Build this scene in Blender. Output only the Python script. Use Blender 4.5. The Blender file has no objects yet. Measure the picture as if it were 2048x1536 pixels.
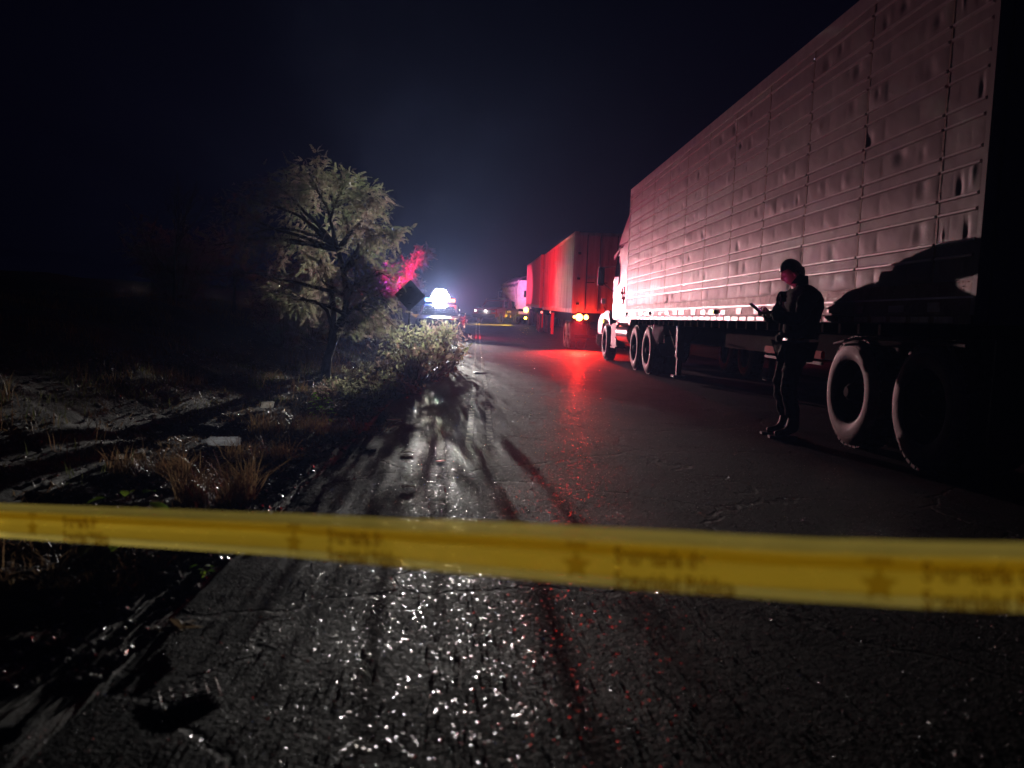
import bpy, bmesh, math, random
import numpy as np
from mathutils import Vector, Matrix, Euler
from mathutils.noise import noise as mnoise
random.seed(7); RNG = np.random.default_rng(7)
SC = bpy.context.scene; COL = SC.collection
PI = math.pi; R = math.radians

# ------------------------------------------------------------------ camera
F = 1600.0                                   # focal length in pixels of the 2048 wide photo
EYE = Vector((0, 0, 1.05))
d_c = Vector((-70 / F, 134 / F, -1)).normalized()        # the road direction (+Y) seen by the camera
roll = R(2.2)
z_c = Vector((math.sin(roll), math.cos(roll), 0)); z_c.z = -(z_c.x * d_c.x + z_c.y * d_c.y) / d_c.z; z_c.normalize()
x_c = d_c.cross(z_c)
ROT = Matrix((x_c, d_c, z_c))                # camera space -> world space
cam = bpy.data.cameras.new('camera'); cam.sensor_width = 36; cam.lens = 36 * F / 2048
cam.clip_start = 0.05; cam.clip_end = 2000
cam.dof.use_dof = True; cam.dof.focus_distance = 14; cam.dof.aperture_fstop = 2.5
co = bpy.data.objects.new('camera', cam); COL.objects.link(co); SC.camera = co
co.matrix_world = Matrix.Translation(EYE) @ ROT.to_4x4()

def at(px, py, Y):
    """world point seen at pixel (px,py) of the 2048x1536 photo at road distance Y"""
    v = ROT @ Vector(((px - 1024) / F, (768 - py) / F, -1))
    return EYE + v * (Y / v.y)
def on_ground(px, py, z=0.0):
    v = ROT @ Vector(((px - 1024) / F, (768 - py) / F, -1))
    return EYE + v * ((z - EYE.z) / v.z)

# ------------------------------------------------------------------ world, exposure, render settings
W = bpy.data.worlds.new('World'); SC.world = W; W.use_nodes = True
bg = W.node_tree.nodes['Background']; bg.inputs[0].default_value = (0.13, 0.11, 0.55, 1); bg.inputs[1].default_value = 0.0045
SC.view_settings.view_transform = 'Standard'; SC.view_settings.look = 'None'
SC.view_settings.exposure = 0; SC.view_settings.gamma = 1
SC.view_settings.use_curve_mapping = False
cy = SC.cycles
cy.max_bounces = 5; cy.diffuse_bounces = 2; cy.glossy_bounces = 3; cy.transmission_bounces = 3
cy.volume_bounces = 0; cy.transparent_max_bounces = 10
cy.sample_clamp_indirect = 1.5; cy.sample_clamp_direct = 0
cy.use_denoising = True; cy.caustics_reflective = False; cy.caustics_refractive = False

WHITE_W, WHITE2_W, RED_W = 5800.0, 18500.0, 6600.0
SIDE_RED_W, BOX_FILL_W, TRUCK_FILL_W, LEFT_RED_W, LEFT_BLUE_W = 2300.0, 130.0, 55000.0, 5500.0, 3000.0      # the patrol car's roof lamps and two added fills, container and livestock truck
TAIL_W, POOL_W, AMBER_W = 45.0, 20000.0, 700.0

# ------------------------------------------------------------------ helpers
def tag(o, label=None, cat=None, group=None, kind=None):
    if label: o['label'] = label
    if cat: o['category'] = cat
    if group: o['group'] = group
    if kind: o['kind'] = kind
    return o
def link(name, me, mat=None, parent=None, loc=None):
    o = bpy.data.objects.new(name, me); COL.objects.link(o)
    if mat is not None and me is not None:
        for m in (mat if isinstance(mat, (list, tuple)) else [mat]): me.materials.append(m)
    if parent is not None: o.parent = parent
    if loc is not None: o.location = loc
    return o
def empty(name, label, cat, loc=(0, 0, 0), rz=0, group=None):
    o = bpy.data.objects.new(name, None); COL.objects.link(o); o.empty_display_size = .2
    o.location = loc; o.rotation_euler = (0, 0, rz)
    return tag(o, label, cat, group)
def copy_tree(o, parent=None):
    c = o.copy(); COL.objects.link(c); c.parent = parent
    for ch in list(o.children): copy_tree(ch, c)
    return c

class MB:
    def __init__(s): s.v = []; s.f = []; s.m = []; s.off = Vector((0, 0, 0))
    def add(s, vs, fs, mi=0):
        b = len(s.v); s.v += [tuple(Vector(p)) for p in vs]
        s.f += [tuple(b + i for i in f) for f in fs]; s.m += [mi] * len(fs); return s
    def box(s, x0, x1, y0, y1, z0, z1, mi=0, M=None):
        vs = [(x, y, z) for x in (x0, x1) for y in (y0, y1) for z in (z0, z1)]
        if M is not None: vs = [M @ Vector(p) for p in vs]
        return s.add(vs, [(0, 1, 3, 2), (4, 6, 7, 5), (0, 4, 5, 1), (2, 3, 7, 6), (0, 2, 6, 4), (1, 5, 7, 3)], mi)
    def prism(s, pts, axis, a, b, mi=0, M=None, scale=None):
        """polygon (list of 2-tuples) extruded along axis 'x','y','z' from a to b; scale shrinks the b end about its centre"""
        n = len(pts); out = []
        cx = sum(p[0] for p in pts) / n; cy_ = sum(p[1] for p in pts) / n
        for k, t in ((0, a), (1, b)):
            for p in pts:
                u, w = p
                if k and scale: u = cx + (u - cx) * scale; w = cy_ + (w - cy_) * scale
                out.append({'x': (t, u, w), 'y': (u, t, w), 'z': (u, w, t)}[axis])
        if M is not None: out = [M @ Vector(p) for p in out]
        fs = [tuple(range(n))[::-1], tuple(range(n, 2 * n))] + [(i, (i + 1) % n, n + (i + 1) % n, n + i) for i in range(n)]
        return s.add(out, fs, mi)
    def tube(s, pts, rad, n=8, mi=0, cap=True):
        pts = [Vector(p) for p in pts]; L = len(pts)
        if not hasattr(rad, '__len__'): rad = [rad] * L
        vs = []; up = Vector((0, 0, 1)); prev = None
        for i, p in enumerate(pts):
            t = (pts[min(i + 1, L - 1)] - pts[max(i - 1, 0)])
            t = t.normalized() if t.length > 1e-9 else Vector((0, 0, 1))
            if prev is None:
                a = t.cross(up if abs(t.dot(up)) < .9 else Vector((1, 0, 0))).normalized()
            else:
                a = (prev - t * prev.dot(t)).normalized()
            prev = a; b = t.cross(a)
            for k in range(n):
                c = 2 * PI * k / n; vs.append(p + (a * math.cos(c) + b * math.sin(c)) * rad[i])
        fs = [(i * n + k, i * n + (k + 1) % n, (i + 1) * n + (k + 1) % n, (i + 1) * n + k) for i in range(L - 1) for k in range(n)]
        if cap: fs += [tuple(range(n))[::-1], tuple(range((L - 1) * n, L * n))]
        return s.add(vs, fs, mi)
    def lathe(s, prof, axis='x', n=32, c=(0, 0, 0), mi=0, close=False):
        """prof: (along axis, radius)"""
        c = Vector(c); vs = []
        for (a, r) in prof:
            for k in range(n):
                t = 2 * PI * k / n; u, w = r * math.cos(t), r * math.sin(t)
                vs.append(c + Vector({'x': (a, u, w), 'y': (u, a, w), 'z': (u, w, a)}[axis]))
        L = len(prof); rng = range(L if close else L - 1)
        fs = [(i * n + k, i * n + (k + 1) % n, ((i + 1) % L) * n + (k + 1) % n, ((i + 1) % L) * n + k) for i in rng for k in range(n)]
        return s.add(vs, fs, mi)
    def mesh(s, name, mats, smooth=None, bevel=0):
        me = bpy.data.meshes.new(name); me.from_pydata(s.v, [], s.f)
        for m in (mats if isinstance(mats, (list, tuple)) else [mats]): me.materials.append(m)
        if any(s.m): me.polygons.foreach_set('material_index', s.m)
        bm = bmesh.new(); bm.from_mesh(me)
        bmesh.ops.recalc_face_normals(bm, faces=bm.faces)
        if bevel:
            bmesh.ops.bevel(bm, geom=[e for e in bm.edges if e.is_manifold and e.calc_face_angle(0) > .5], offset=bevel, segments=2, affect='EDGES', clamp_overlap=True)
        bm.to_mesh(me); bm.free()
        if smooth:
            me.polygons.foreach_set('use_smooth', [True] * len(me.polygons)); me.set_sharp_from_angle(angle=R(smooth))
        me.update(); return me
    def build(s, name, mats, parent=None, smooth=None, bevel=0, loc=None):
        return link(name, s.mesh(name, mats, smooth, bevel), None, parent, loc)

def np_mesh(name, V, Fc, mat, smooth=False):
    """V (n,3) array, Fc (m,k) int array with constant k"""
    me = bpy.data.meshes.new(name); n, (m, k) = len(V), Fc.shape
    me.vertices.add(n); me.vertices.foreach_set('co', np.ascontiguousarray(V, dtype=np.float32).ravel())
    me.loops.add(m * k); me.loops.foreach_set('vertex_index', Fc.astype(np.int32).ravel())
    me.polygons.add(m); me.polygons.foreach_set('loop_start', np.arange(0, m * k, k, dtype=np.int32))
    me.polygons.foreach_set('loop_total', np.full(m, k, dtype=np.int32))
    if smooth: me.polygons.foreach_set('use_smooth', np.ones(m, dtype=bool))
    me.update(calc_edges=True); me.validate()
    for q in (mat if isinstance(mat, (list, tuple)) else [mat]): me.materials.append(q)
    return me

# value noise
_T = RNG.random((256, 256))
def vn(x, y):
    x = np.asarray(x, dtype=float); y = np.asarray(y, dtype=float)
    xi = np.floor(x).astype(int); yi = np.floor(y).astype(int); fx = x - xi; fy = y - yi
    fx = fx * fx * (3 - 2 * fx); fy = fy * fy * (3 - 2 * fy)
    g = lambda a, b: _T[a & 255, b & 255]
    return (g(xi, yi) * (1 - fx) + g(xi + 1, yi) * fx) * (1 - fy) + (g(xi, yi + 1) * (1 - fx) + g(xi + 1, yi + 1) * fx) * fy
def fbm(x, y, o=4):
    s = 0; a = 1; t = 0
    for i in range(o): s = s + a * (vn(x * 2 ** i + 17 * i, y * 2 ** i + 31 * i) - .5); t += a; a *= .5
    return s / t * 2

# ------------------------------------------------------------------ materials
def nd(nt, t, **kw):
    n = nt.nodes.new(t)
    for k, v in kw.items():
        if hasattr(n, k): setattr(n, k, v)
        else: n.inputs[k.replace('_', ' ')].default_value = v
    return n
def mat(name, col, rough=.6, metal=0, spec=.5, bump=0, bscale=30, var=0, vscale=5, col2=None, coat=0, emit=None, estr=0):
    m = bpy.data.materials.new(name); m.use_nodes = True; nt = m.node_tree
    p = nt.nodes['Principled BSDF']
    p.inputs['Base Color'].default_value = (*col, 1); p.inputs['Roughness'].default_value = rough
    p.inputs['Metallic'].default_value = metal; p.inputs['Specular IOR Level'].default_value = spec
    if coat: p.inputs['Coat Weight'].default_value = coat; p.inputs['Coat Roughness'].default_value = .08
    tc = nd(nt, 'ShaderNodeTexCoord')
    if var or col2:
        n = nd(nt, 'ShaderNodeTexNoise'); n.inputs['Scale'].default_value = vscale; n.inputs['Detail'].default_value = 6; n.inputs['Roughness'].default_value = .65
        nt.links.new(tc.outputs['Object'], n.inputs['Vector'])
        cr = nd(nt, 'ShaderNodeValToRGB'); cr.color_ramp.elements[0].position = .35; cr.color_ramp.elements[1].position = .68
        c2 = col2 or tuple(c * (1 - var) for c in col)
        cr.color_ramp.elements[0].color = (*col, 1); cr.color_ramp.elements[1].color = (*c2, 1)
        nt.links.new(n.outputs['Fac'], cr.inputs[0]); nt.links.new(cr.outputs[0], p.inputs['Base Color'])
        mr = nd(nt, 'ShaderNodeMapRange'); mr.inputs['To Min'].default_value = max(0, rough - .08); mr.inputs['To Max'].default_value = min(1, rough + .15)
        nt.links.new(n.outputs['Fac'], mr.inputs[0]); nt.links.new(mr.outputs[0], p.inputs['Roughness'])
    if bump:
        n = nd(nt, 'ShaderNodeTexNoise'); n.inputs['Scale'].default_value = bscale; n.inputs['Detail'].default_value = 5
        nt.links.new(tc.outputs['Object'], n.inputs['Vector'])
        b = nd(nt, 'ShaderNodeBump'); b.inputs['Strength'].default_value = bump; b.inputs['Distance'].default_value = .01
        nt.links.new(n.outputs['Fac'], b.inputs['Height']); nt.links.new(b.outputs[0], p.inputs['Normal'])
    if emit:
        p.inputs['Emission Color'].default_value = (*emit, 1); p.inputs['Emission Strength'].default_value = estr
        m.cycles.emission_sampling = 'NONE'
    return m
def leaf_mat(name, col, col2, trans=.45, rough=.45, nscale=9):
    m = bpy.data.materials.new(name); m.use_nodes = True; nt = m.node_tree
    for n in list(nt.nodes): nt.nodes.remove(n)
    out = nd(nt, 'ShaderNodeOutputMaterial'); tc = nd(nt, 'ShaderNodeTexCoord')
    no = nd(nt, 'ShaderNodeTexNoise'); no.inputs['Scale'].default_value = nscale; no.inputs['Detail'].default_value = 3
    nt.links.new(tc.outputs['Object'], no.inputs['Vector'])
    cr = nd(nt, 'ShaderNodeValToRGB'); cr.color_ramp.elements[0].position = .38; cr.color_ramp.elements[1].position = .64
    cr.color_ramp.elements[0].color = (*col, 1); cr.color_ramp.elements[1].color = (*col2, 1)
    nt.links.new(no.outputs['Fac'], cr.inputs[0])
    p = nd(nt, 'ShaderNodeBsdfPrincipled'); p.inputs['Roughness'].default_value = rough
    t = nd(nt, 'ShaderNodeBsdfTranslucent'); mx = nd(nt, 'ShaderNodeMixShader'); mx.inputs[0].default_value = trans
    nt.links.new(cr.outputs[0], p.inputs['Base Color']); nt.links.new(cr.outputs[0], t.inputs[0])
    nt.links.new(p.outputs[0], mx.inputs[1]); nt.links.new(t.outputs[0], mx.inputs[2]); nt.links.new(mx.outputs[0], out.inputs[0])
    return m

def asphalt_mat():
    m = bpy.data.materials.new('asphalt'); m.use_nodes = True; nt = m.node_tree; L = nt.links.new
    p = nt.nodes['Principled BSDF']; tc = nd(nt, 'ShaderNodeTexCoord')
    big = nd(nt, 'ShaderNodeTexNoise'); big.inputs['Scale'].default_value = .9; big.inputs['Detail'].default_value = 5
    L(tc.outputs['Object'], big.inputs['Vector'])
    v = nd(nt, 'ShaderNodeTexVoronoi'); v.inputs['Scale'].default_value = 130
    L(tc.outputs['Object'], v.inputs['Vector'])
    v2 = nd(nt, 'ShaderNodeTexVoronoi'); v2.inputs['Scale'].default_value = 38
    L(tc.outputs['Object'], v2.inputs['Vector'])
    cr = nd(nt, 'ShaderNodeValToRGB'); e = cr.color_ramp
    e.elements[0].position = .0; e.elements[0].color = (.008, .008, .009, 1); e.elements[1].position = 1; e.elements[1].color = (.09, .088, .085, 1)
    e.elements.new(.55).color = (.009, .009, .010, 1); e.elements.new(.9).color = (.018, .018, .018, 1)
    L(v.outputs['Color'], cr.inputs[0])
    mx = nd(nt, 'ShaderNodeMix'); mx.data_type = 'RGBA'; mx.blend_type = 'MULTIPLY'; mx.inputs[0].default_value = .7
    c2 = nd(nt, 'ShaderNodeValToRGB'); c2.color_ramp.elements[0].position = .3; c2.color_ramp.elements[1].position = .7
    c2.color_ramp.elements[0].color = (.5, .5, .5, 1); c2.color_ramp.elements[1].color = (1.3, 1.25, 1.2, 1)
    ck = nd(nt, 'ShaderNodeTexVoronoi'); ck.feature = 'DISTANCE_TO_EDGE'; ck.inputs['Scale'].default_value = .55
    wn = nd(nt, 'ShaderNodeTexNoise'); wn.inputs['Scale'].default_value = 3; wn.inputs['Detail'].default_value = 6
    ad = nd(nt, 'ShaderNodeVectorMath'); ad.operation = 'ADD'; sc2 = nd(nt, 'ShaderNodeVectorMath'); sc2.operation = 'SCALE'; sc2.inputs['Scale'].default_value = .5
    L(tc.outputs['Object'], wn.inputs['Vector']); L(wn.outputs['Color'], sc2.inputs[0]); L(tc.outputs['Object'], ad.inputs[0]); L(sc2.outputs[0], ad.inputs[1]); L(ad.outputs[0], ck.inputs['Vector'])
    cm = nd(nt, 'ShaderNodeMapRange'); cm.inputs['From Min'].default_value = .004; cm.inputs['From Max'].default_value = .012; L(ck.outputs['Distance'], cm.inputs[0])
    L(big.outputs['Fac'], c2.inputs[0]); L(cr.outputs[0], mx.inputs[6]); L(c2.outputs[0], mx.inputs[7]); L(mx.outputs[2], p.inputs['Base Color'])
    rr = nd(nt, 'ShaderNodeMapRange'); rr.inputs['To Min'].default_value = .62; rr.inputs['To Max'].default_value = 1
    rm = nd(nt, 'ShaderNodeMath'); rm.operation = 'ADD'; rs = nd(nt, 'ShaderNodeMapRange'); rs.inputs['From Min'].default_value = .35; rs.inputs['From Max'].default_value = .65; rs.inputs['To Min'].default_value = -.25; rs.inputs['To Max'].default_value = .25; L(big.outputs['Fac'], rs.inputs[0]); L(v.outputs['Color'], rm.inputs[0]); L(rs.outputs[0], rm.inputs[1]); L(rm.outputs[0], rr.inputs[0])
    gl = nd(nt, 'ShaderNodeMapRange'); gl.inputs['From Min'].default_value = .84; gl.inputs['From Max'].default_value = .87; L(v.outputs['Color'], gl.inputs[0])
    gm = nd(nt, 'ShaderNodeMix'); L(gl.outputs[0], gm.inputs[0]); L(rr.outputs[0], gm.inputs[2]); gm.inputs[3].default_value = .22; L(gm.outputs[0], p.inputs['Roughness'])
    sm = nd(nt, 'ShaderNodeMapRange'); sm.inputs['To Min'].default_value = .04; sm.inputs['To Max'].default_value = .28; L(gl.outputs[0], sm.inputs[0]); L(sm.outputs[0], p.inputs['Specular IOR Level'])
    mid = nd(nt, 'ShaderNodeTexNoise'); mid.inputs['Scale'].default_value = 14; mid.inputs['Detail'].default_value = 6; mid.inputs['Roughness'].default_value = .7
    L(tc.outputs['Object'], mid.inputs['Vector'])
    b1 = nd(nt, 'ShaderNodeBump'); b1.inputs['Distance'].default_value = .006; b1.inputs['Strength'].default_value = .45
    b2 = nd(nt, 'ShaderNodeBump'); b2.inputs['Distance'].default_value = .005; b2.inputs['Strength'].default_value = .55
    b3 = nd(nt, 'ShaderNodeBump'); b3.inputs['Distance'].default_value = .008; b3.inputs['Strength'].default_value = .35
    L(mid.outputs['Fac'], b1.inputs['Height']); L(v.outputs['Distance'], b2.inputs['Height']); L(v2.outputs['Distance'], b3.inputs['Height'])
    b2.invert = True; b3.invert = True
    b0 = nd(nt, 'ShaderNodeBump'); b0.inputs['Distance'].default_value = .015; b0.inputs['Strength'].default_value = .8; L(cm.outputs[0], b0.inputs['Height']); L(b0.outputs[0], b1.inputs['Normal'])
    L(b1.outputs[0], b3.inputs['Normal']); L(b3.outputs[0], b2.inputs['Normal']); L(b2.outputs[0], p.inputs['Normal'])
    return m
def ground_mat():
    m = bpy.data.materials.new('dry_soil'); m.use_nodes = True; nt = m.node_tree; L = nt.links.new
    p = nt.nodes['Principled BSDF']; tc = nd(nt, 'ShaderNodeTexCoord'); p.inputs['Roughness'].default_value = .85
    a = nd(nt, 'ShaderNodeTexNoise'); a.inputs['Scale'].default_value = 1.3; a.inputs['Detail'].default_value = 8; a.inputs['Roughness'].default_value = .7
    b = nd(nt, 'ShaderNodeTexNoise'); b.inputs['Scale'].default_value = 22; b.inputs['Detail'].default_value = 6; b.inputs['Roughness'].default_value = .75
    L(tc.outputs['Object'], a.inputs['Vector']); L(tc.outputs['Object'], b.inputs['Vector'])
    cr = nd(nt, 'ShaderNodeValToRGB'); e = cr.color_ramp
    e.elements[0].position = .3; e.elements[0].color = (.022, .017, .013, 1); e.elements[1].position = .76; e.elements[1].color = (.15, .10, .07, 1)
    e.elements.new(.54).color = (.05, .036, .027, 1)
    mx = nd(nt, 'ShaderNodeMath'); mx.operation = 'MULTIPLY_ADD'; mx.inputs[1].default_value = .5; 
    L(b.outputs['Fac'], mx.inputs[0]); 
    h = nd(nt, 'ShaderNodeMath'); h.operation = 'MULTIPLY'; h.inputs[1].default_value = .5; L(a.outputs['Fac'], h.inputs[0]); L(h.outputs[0], mx.inputs[2])
    L(mx.outputs[0], cr.inputs[0]); L(cr.outputs[0], p.inputs['Base Color'])
    bp = nd(nt, 'ShaderNodeBump'); bp.inputs['Distance'].default_value = .05; bp.inputs['Strength'].default_value = 1
    L(b.outputs['Fac'], bp.inputs['Height']); L(bp.outputs[0], p.inputs['Normal'])
    return m
M = {}
M['asphalt'] = asphalt_mat(); M['soil'] = ground_mat()
M['alu'] = mat('trailer_skin', (.34, .30, .31), .5, .0, spec=.26, col2=(.25, .215, .225), vscale=1.6, bump=.12, bscale=9)
M['alu_rib'] = mat('trailer_rib', (.66, .6, .62), .36, .3, col2=(.5, .45, .47), vscale=6)
M['rail'] = mat('rail_metal', (.26, .18, .15), .55, .2, col2=(.16, .10, .08), vscale=7, bump=.3, bscale=40)
M['rail_plate'] = mat('rail_plate', (.42, .37, .35), .4, .3, col2=(.28, .2, .17), vscale=14)
M['steel'] = mat('dark_steel', (.03, .03, .034), .6, .4, var=.4, bump=.2)
M['frame'] = mat('chassis_paint', (.008, .008, .009), .95, 0, spec=.03, var=.5, bump=.3)
M['rubber'] = mat('tyre_rubber', (.035, .034, .033), .62, 0, col2=(.10, .085, .075), vscale=5, bump=.4, bscale=25)
M['dusty'] = mat('dusty_tyre_shoulder', (.16, .13, .12), .6, 0, col2=(.30, .25, .22), vscale=9, bump=.4, bscale=40)
M['rim'] = mat('rim_steel', (.012, .012, .012), .8, 0, spec=.15, var=.4)
M['chrome'] = mat('chrome', (.7, .7, .7), .15, 1)
M['white_paint'] = mat('white_paint', (.26, .22, .23), .4, 0, var=.3, vscale=2, coat=.1)
M['maroon_paint'] = mat('maroon_paint', (.14, .015, .02), .3, 0, coat=.5)
M['grey_car_paint'] = mat('grey_car_paint', (.09, .05, .05), .3, 0, coat=.5)
M['dark_paint'] = mat('dark_paint', (.012, .014, .03), .3, 0, coat=.5)
M['red_paint'] = mat('container_red_paint', (.55, .10, .08), .42, 0, col2=(.42, .06, .05), vscale=2.5, bump=.1, bscale=8)
M['grey_paint'] = mat('container_white_paint', (.62, .50, .50), .42, 0, col2=(.26, .16, .16), vscale=3.5, bump=.1, bscale=8)
for k_ in ('red_paint', 'grey_paint'):
    nt_ = M[k_].node_tree; no_ = [n for n in nt_.nodes if n.type == 'TEX_NOISE'][0]; mp_ = nt_.nodes.new('ShaderNodeMapping'); mp_.inputs['Scale'].default_value = (1, 1.6, .10)
    tc_ = [n for n in nt_.nodes if n.type == 'TEX_COORD'][0]; nt_.links.new(tc_.outputs['Object'], mp_.inputs['Vector']); nt_.links.new(mp_.outputs[0], no_.inputs['Vector'])
M['glass'] = mat('dark_glass', (.01, .01, .012), .06, 0, spec=.8)
M['black'] = mat('black_plastic', (.012, .012, .012), .5)
M['reflector_red'] = mat('red_reflector', (.6, .01, .01), .7, spec=.1)
M['tape_white'] = mat('white_reflective_tape', (.5, .45, .44), .35)
M['flap'] = leaf_mat('white_mudflap', (.7, .72, .75), (.6, .62, .66), .5)
M['sign'] = mat('sign_back', (.10, .10, .10), .5, .7, var=.3)
M['post'] = mat('sign_post', (.08, .08, .08), .5, .6, var=.3)
M['bark'] = mat('bark', (.05, .036, .028), .9, bump=1, bscale=35, col2=(.11, .09, .075), vscale=12)
M['leaf_tree'] = leaf_mat('feathery_leaf', (.34, .39, .22), (.56, .41, .36), .68, nscale=2.2)
M['leaf_shrub'] = leaf_mat('weed_leaf', (.50, .55, .30), (.66, .58, .40), .7)
M['leaf_green'] = leaf_mat('bright_leaf', (.22, .50, .04), (.40, .58, .07), .6)
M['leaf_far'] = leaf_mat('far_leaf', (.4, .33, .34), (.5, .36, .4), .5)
M['grass'] = leaf_mat('dry_grass', (.24, .13, .07), (.36, .24, .12), .35)
M['grass_green'] = leaf_mat('green_grass', (.10, .12, .04), (.20, .20, .08), .4)
M['stem'] = mat('stem', (.16, .11, .07), .8)
M['stone'] = mat('stone', (.30, .28, .27), .14, col2=(.10, .09, .09), vscale=60, bump=.4, bscale=200)
M['debris'] = leaf_mat('litter_debris', (.55, .46, .42), (.2, .14, .11), .5)
M['plastic_white'] = leaf_mat('white_plastic', (.9, .92, .95), (.86, .88, .92), .7, .3)
M['paper'] = leaf_mat('paper', (.85, .82, .78), (.75, .72, .68), .5)
M['red_mark'] = mat('red_mark', (.8, .02, .02), .3, coat=.5)
M['dry_leaf'] = leaf_mat('dry_leaf', (.25, .18, .10), (.4, .3, .18), .3)
M['mesh_scrap'] = mat('mesh_scrap', (.3, .28, .3), .5)
M['skin'] = mat('skin', (.45, .24, .17), .45)
M['hair'] = mat('hair', (.01, .008, .007), .4)
M['jacket'] = mat('jacket_cloth', (.006, .006, .008), .9, spec=.08, bump=.6, bscale=30)
M['trousers'] = mat('trouser_cloth', (.006, .006, .010), .85, spec=.1, bump=.6, bscale=35)
M['leather'] = mat('boot_leather', (.006, .006, .006), .6, spec=.12)
M['emit_white'] = mat('lit_white_lens', (1, 1, 1), .3, emit=(1, .96, .9), estr=400)
M['emit_red'] = mat('lit_red_lens', (.5, .01, .01), .3, emit=(1, .04, .02), estr=60)
M['emit_blue'] = mat('lit_blue_lens', (.02, .05, .5), .3, emit=(.08, .18, 1), estr=60)
M['emit_tail'] = mat('lit_tail_lens', (.5, .02, .01), .3, emit=(1, .34, .06), estr=22)
M['emit_amber'] = mat('lit_amber_lens', (.6, .3, .02), .3, emit=(1, .62, .06), estr=16)
M['emit_amber_dim'] = mat('dim_amber_lens', (.6, .3, .02), .3, emit=(1, .6, .1), estr=2.5)
M['emit_head'] = mat('headlamp_lens', (.8, .8, .8), .2, emit=(1, .97, .95), estr=8)
M['emit_small_red'] = mat('small_red_lens', (.6, .02, .02), .3, emit=(1, .2, .15), estr=3)
M['tarp'] = mat('tarp', (.45, .42, .5), .5, bump=.5, bscale=4)
M['stock_white'] = mat('stake_body_white', (.75, .72, .72), .45, var=.3, vscale=4)
M['screen'] = mat('phone_screen', (.02, .02, .02), .1, emit=(1, .25, .75), estr=1.2)  # pink screen glow is added, goes with the face fill

def lamp(name, kind, loc, power, col, radius=.05, parent=None, size=None, blend=1, direction=None):
    l = bpy.data.lights.new(name, kind); l.energy = power; l.color = col; l.shadow_soft_size = radius
    o = bpy.data.objects.new(name, l); COL.objects.link(o); o.parent = parent; o.location = loc
    if kind == 'SPOT': l.spot_size = size; l.spot_blend = blend
    if direction is not None: o.rotation_euler = Vector(direction).to_track_quat('-Z', 'Y').to_euler()
    return o

# ------------------------------------------------------------------ ground, road
def rz(y):
    y = np.asarray(y, dtype=float)
    a = .0012 * np.clip(y - 27, 0, 18) ** 2
    return a + .28 * (1 - np.exp(-np.clip(y - 45, 0, None) * .043 / .28))
EDGE = lambda y: -1.05 + .22 * fbm(np.asarray(y) * .45, 3.3, 3)
def road_h(x, y): return rz(y) + .006 * fbm(x * 1.6, y * 1.6, 3) + .0005 * fbm(x * 26, y * 22, 2)
def gh(x, y):
    x = np.asarray(x, dtype=float); y = np.asarray(y, dtype=float)
    t = np.clip(-1.0 - x, 0, None); base = rz(y)
    bank = np.clip(t - 1.5 + .5 * fbm(x * .3, y * .25, 2), 0, None)
    h = base - .05 * np.clip(t * 3, 0, 1) + 1.9 * (1 - np.exp(-bank * .42 / 1.9)) + .05 * fbm(x * 1.3, y * 1.3, 4) * np.clip(t * 2, 0, 1)
    h = h + .022 * fbm(x * 7, y * 7, 3) * np.clip(t * 4, 0, 1) + .35 * fbm(x * .35 + 9, y * .35, 3) * np.clip(bank, 0, 1)
    h = h - .07 * (t == 0) * 1.0
    r = np.clip(x - 7.6, 0, None); h = h + .8 * (1 - np.exp(-r * .25)) + .1 * fbm(x, y, 3) * np.clip(r, 0, 1)
    return h
def grid(name, xs, ys, hf, m):
    X, Y = np.meshgrid(xs, ys); Z = hf(X, Y); n = len(xs); q = len(ys)
    V = np.stack([X, Y, Z], -1).reshape(-1, 3); i = np.arange(n - 1); j = np.arange(q - 1)
    a = (j[:, None] * n + i[None, :]).ravel(); Fc = np.stack([a, a + 1, a + n + 1, a + n], -1)
    return link(name, np_mesh(name, V, Fc, m, True))
ys = [-4.0]
while ys[-1] < 900: ys.append(ys[-1] + max(.035, abs(ys[-1]) * .012))
ys = np.array(ys)
xs = np.concatenate([-np.geomspace(400, 8, 30), np.arange(-7.9, -.7, .06), np.array([-.6, 2, 5, 7.5]), np.arange(7.8, 12, .4), np.geomspace(13, 400, 16)])
tag(grid('ground', xs, ys, gh, M['soil']), kind='structure')
ry = [-4.0]
while ry[-1] < 300: ry.append(ry[-1] + max(.022, abs(ry[-1]) * .006))
ry = np.array(ry); cols = np.concatenate([[0, .004, .012, .03], np.linspace(.06, 1, 210)])
E = EDGE(ry)[:, None]; X = E + (7.7 - E) * cols[None, :] ** 1.15; Y = np.repeat(ry[:, None], len(cols), 1)
X[:, :6] += (.05 * fbm(Y[:, :6] * 5, 1.7, 3)) * np.linspace(1, 0, 6)[None, :]
Z = road_h(X, Y); Z[:, 0] -= .12; Z[:, 1] -= .03; Z[:, 2] -= .01
Z += .016 * np.clip(1 - np.abs(X - E) / .7, 0, 1) * fbm(X * 6, Y * 3, 3)
n = len(cols); a = (np.arange(len(ry) - 1)[:, None] * n + np.arange(n - 1)[None, :]).ravel()
tag(link('road', np_mesh('road', np.stack([X, Y, Z], -1).reshape(-1, 3), np.stack([a, a + 1, a + n + 1, a + n], -1), M['asphalt'], True)), kind='structure')

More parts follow.
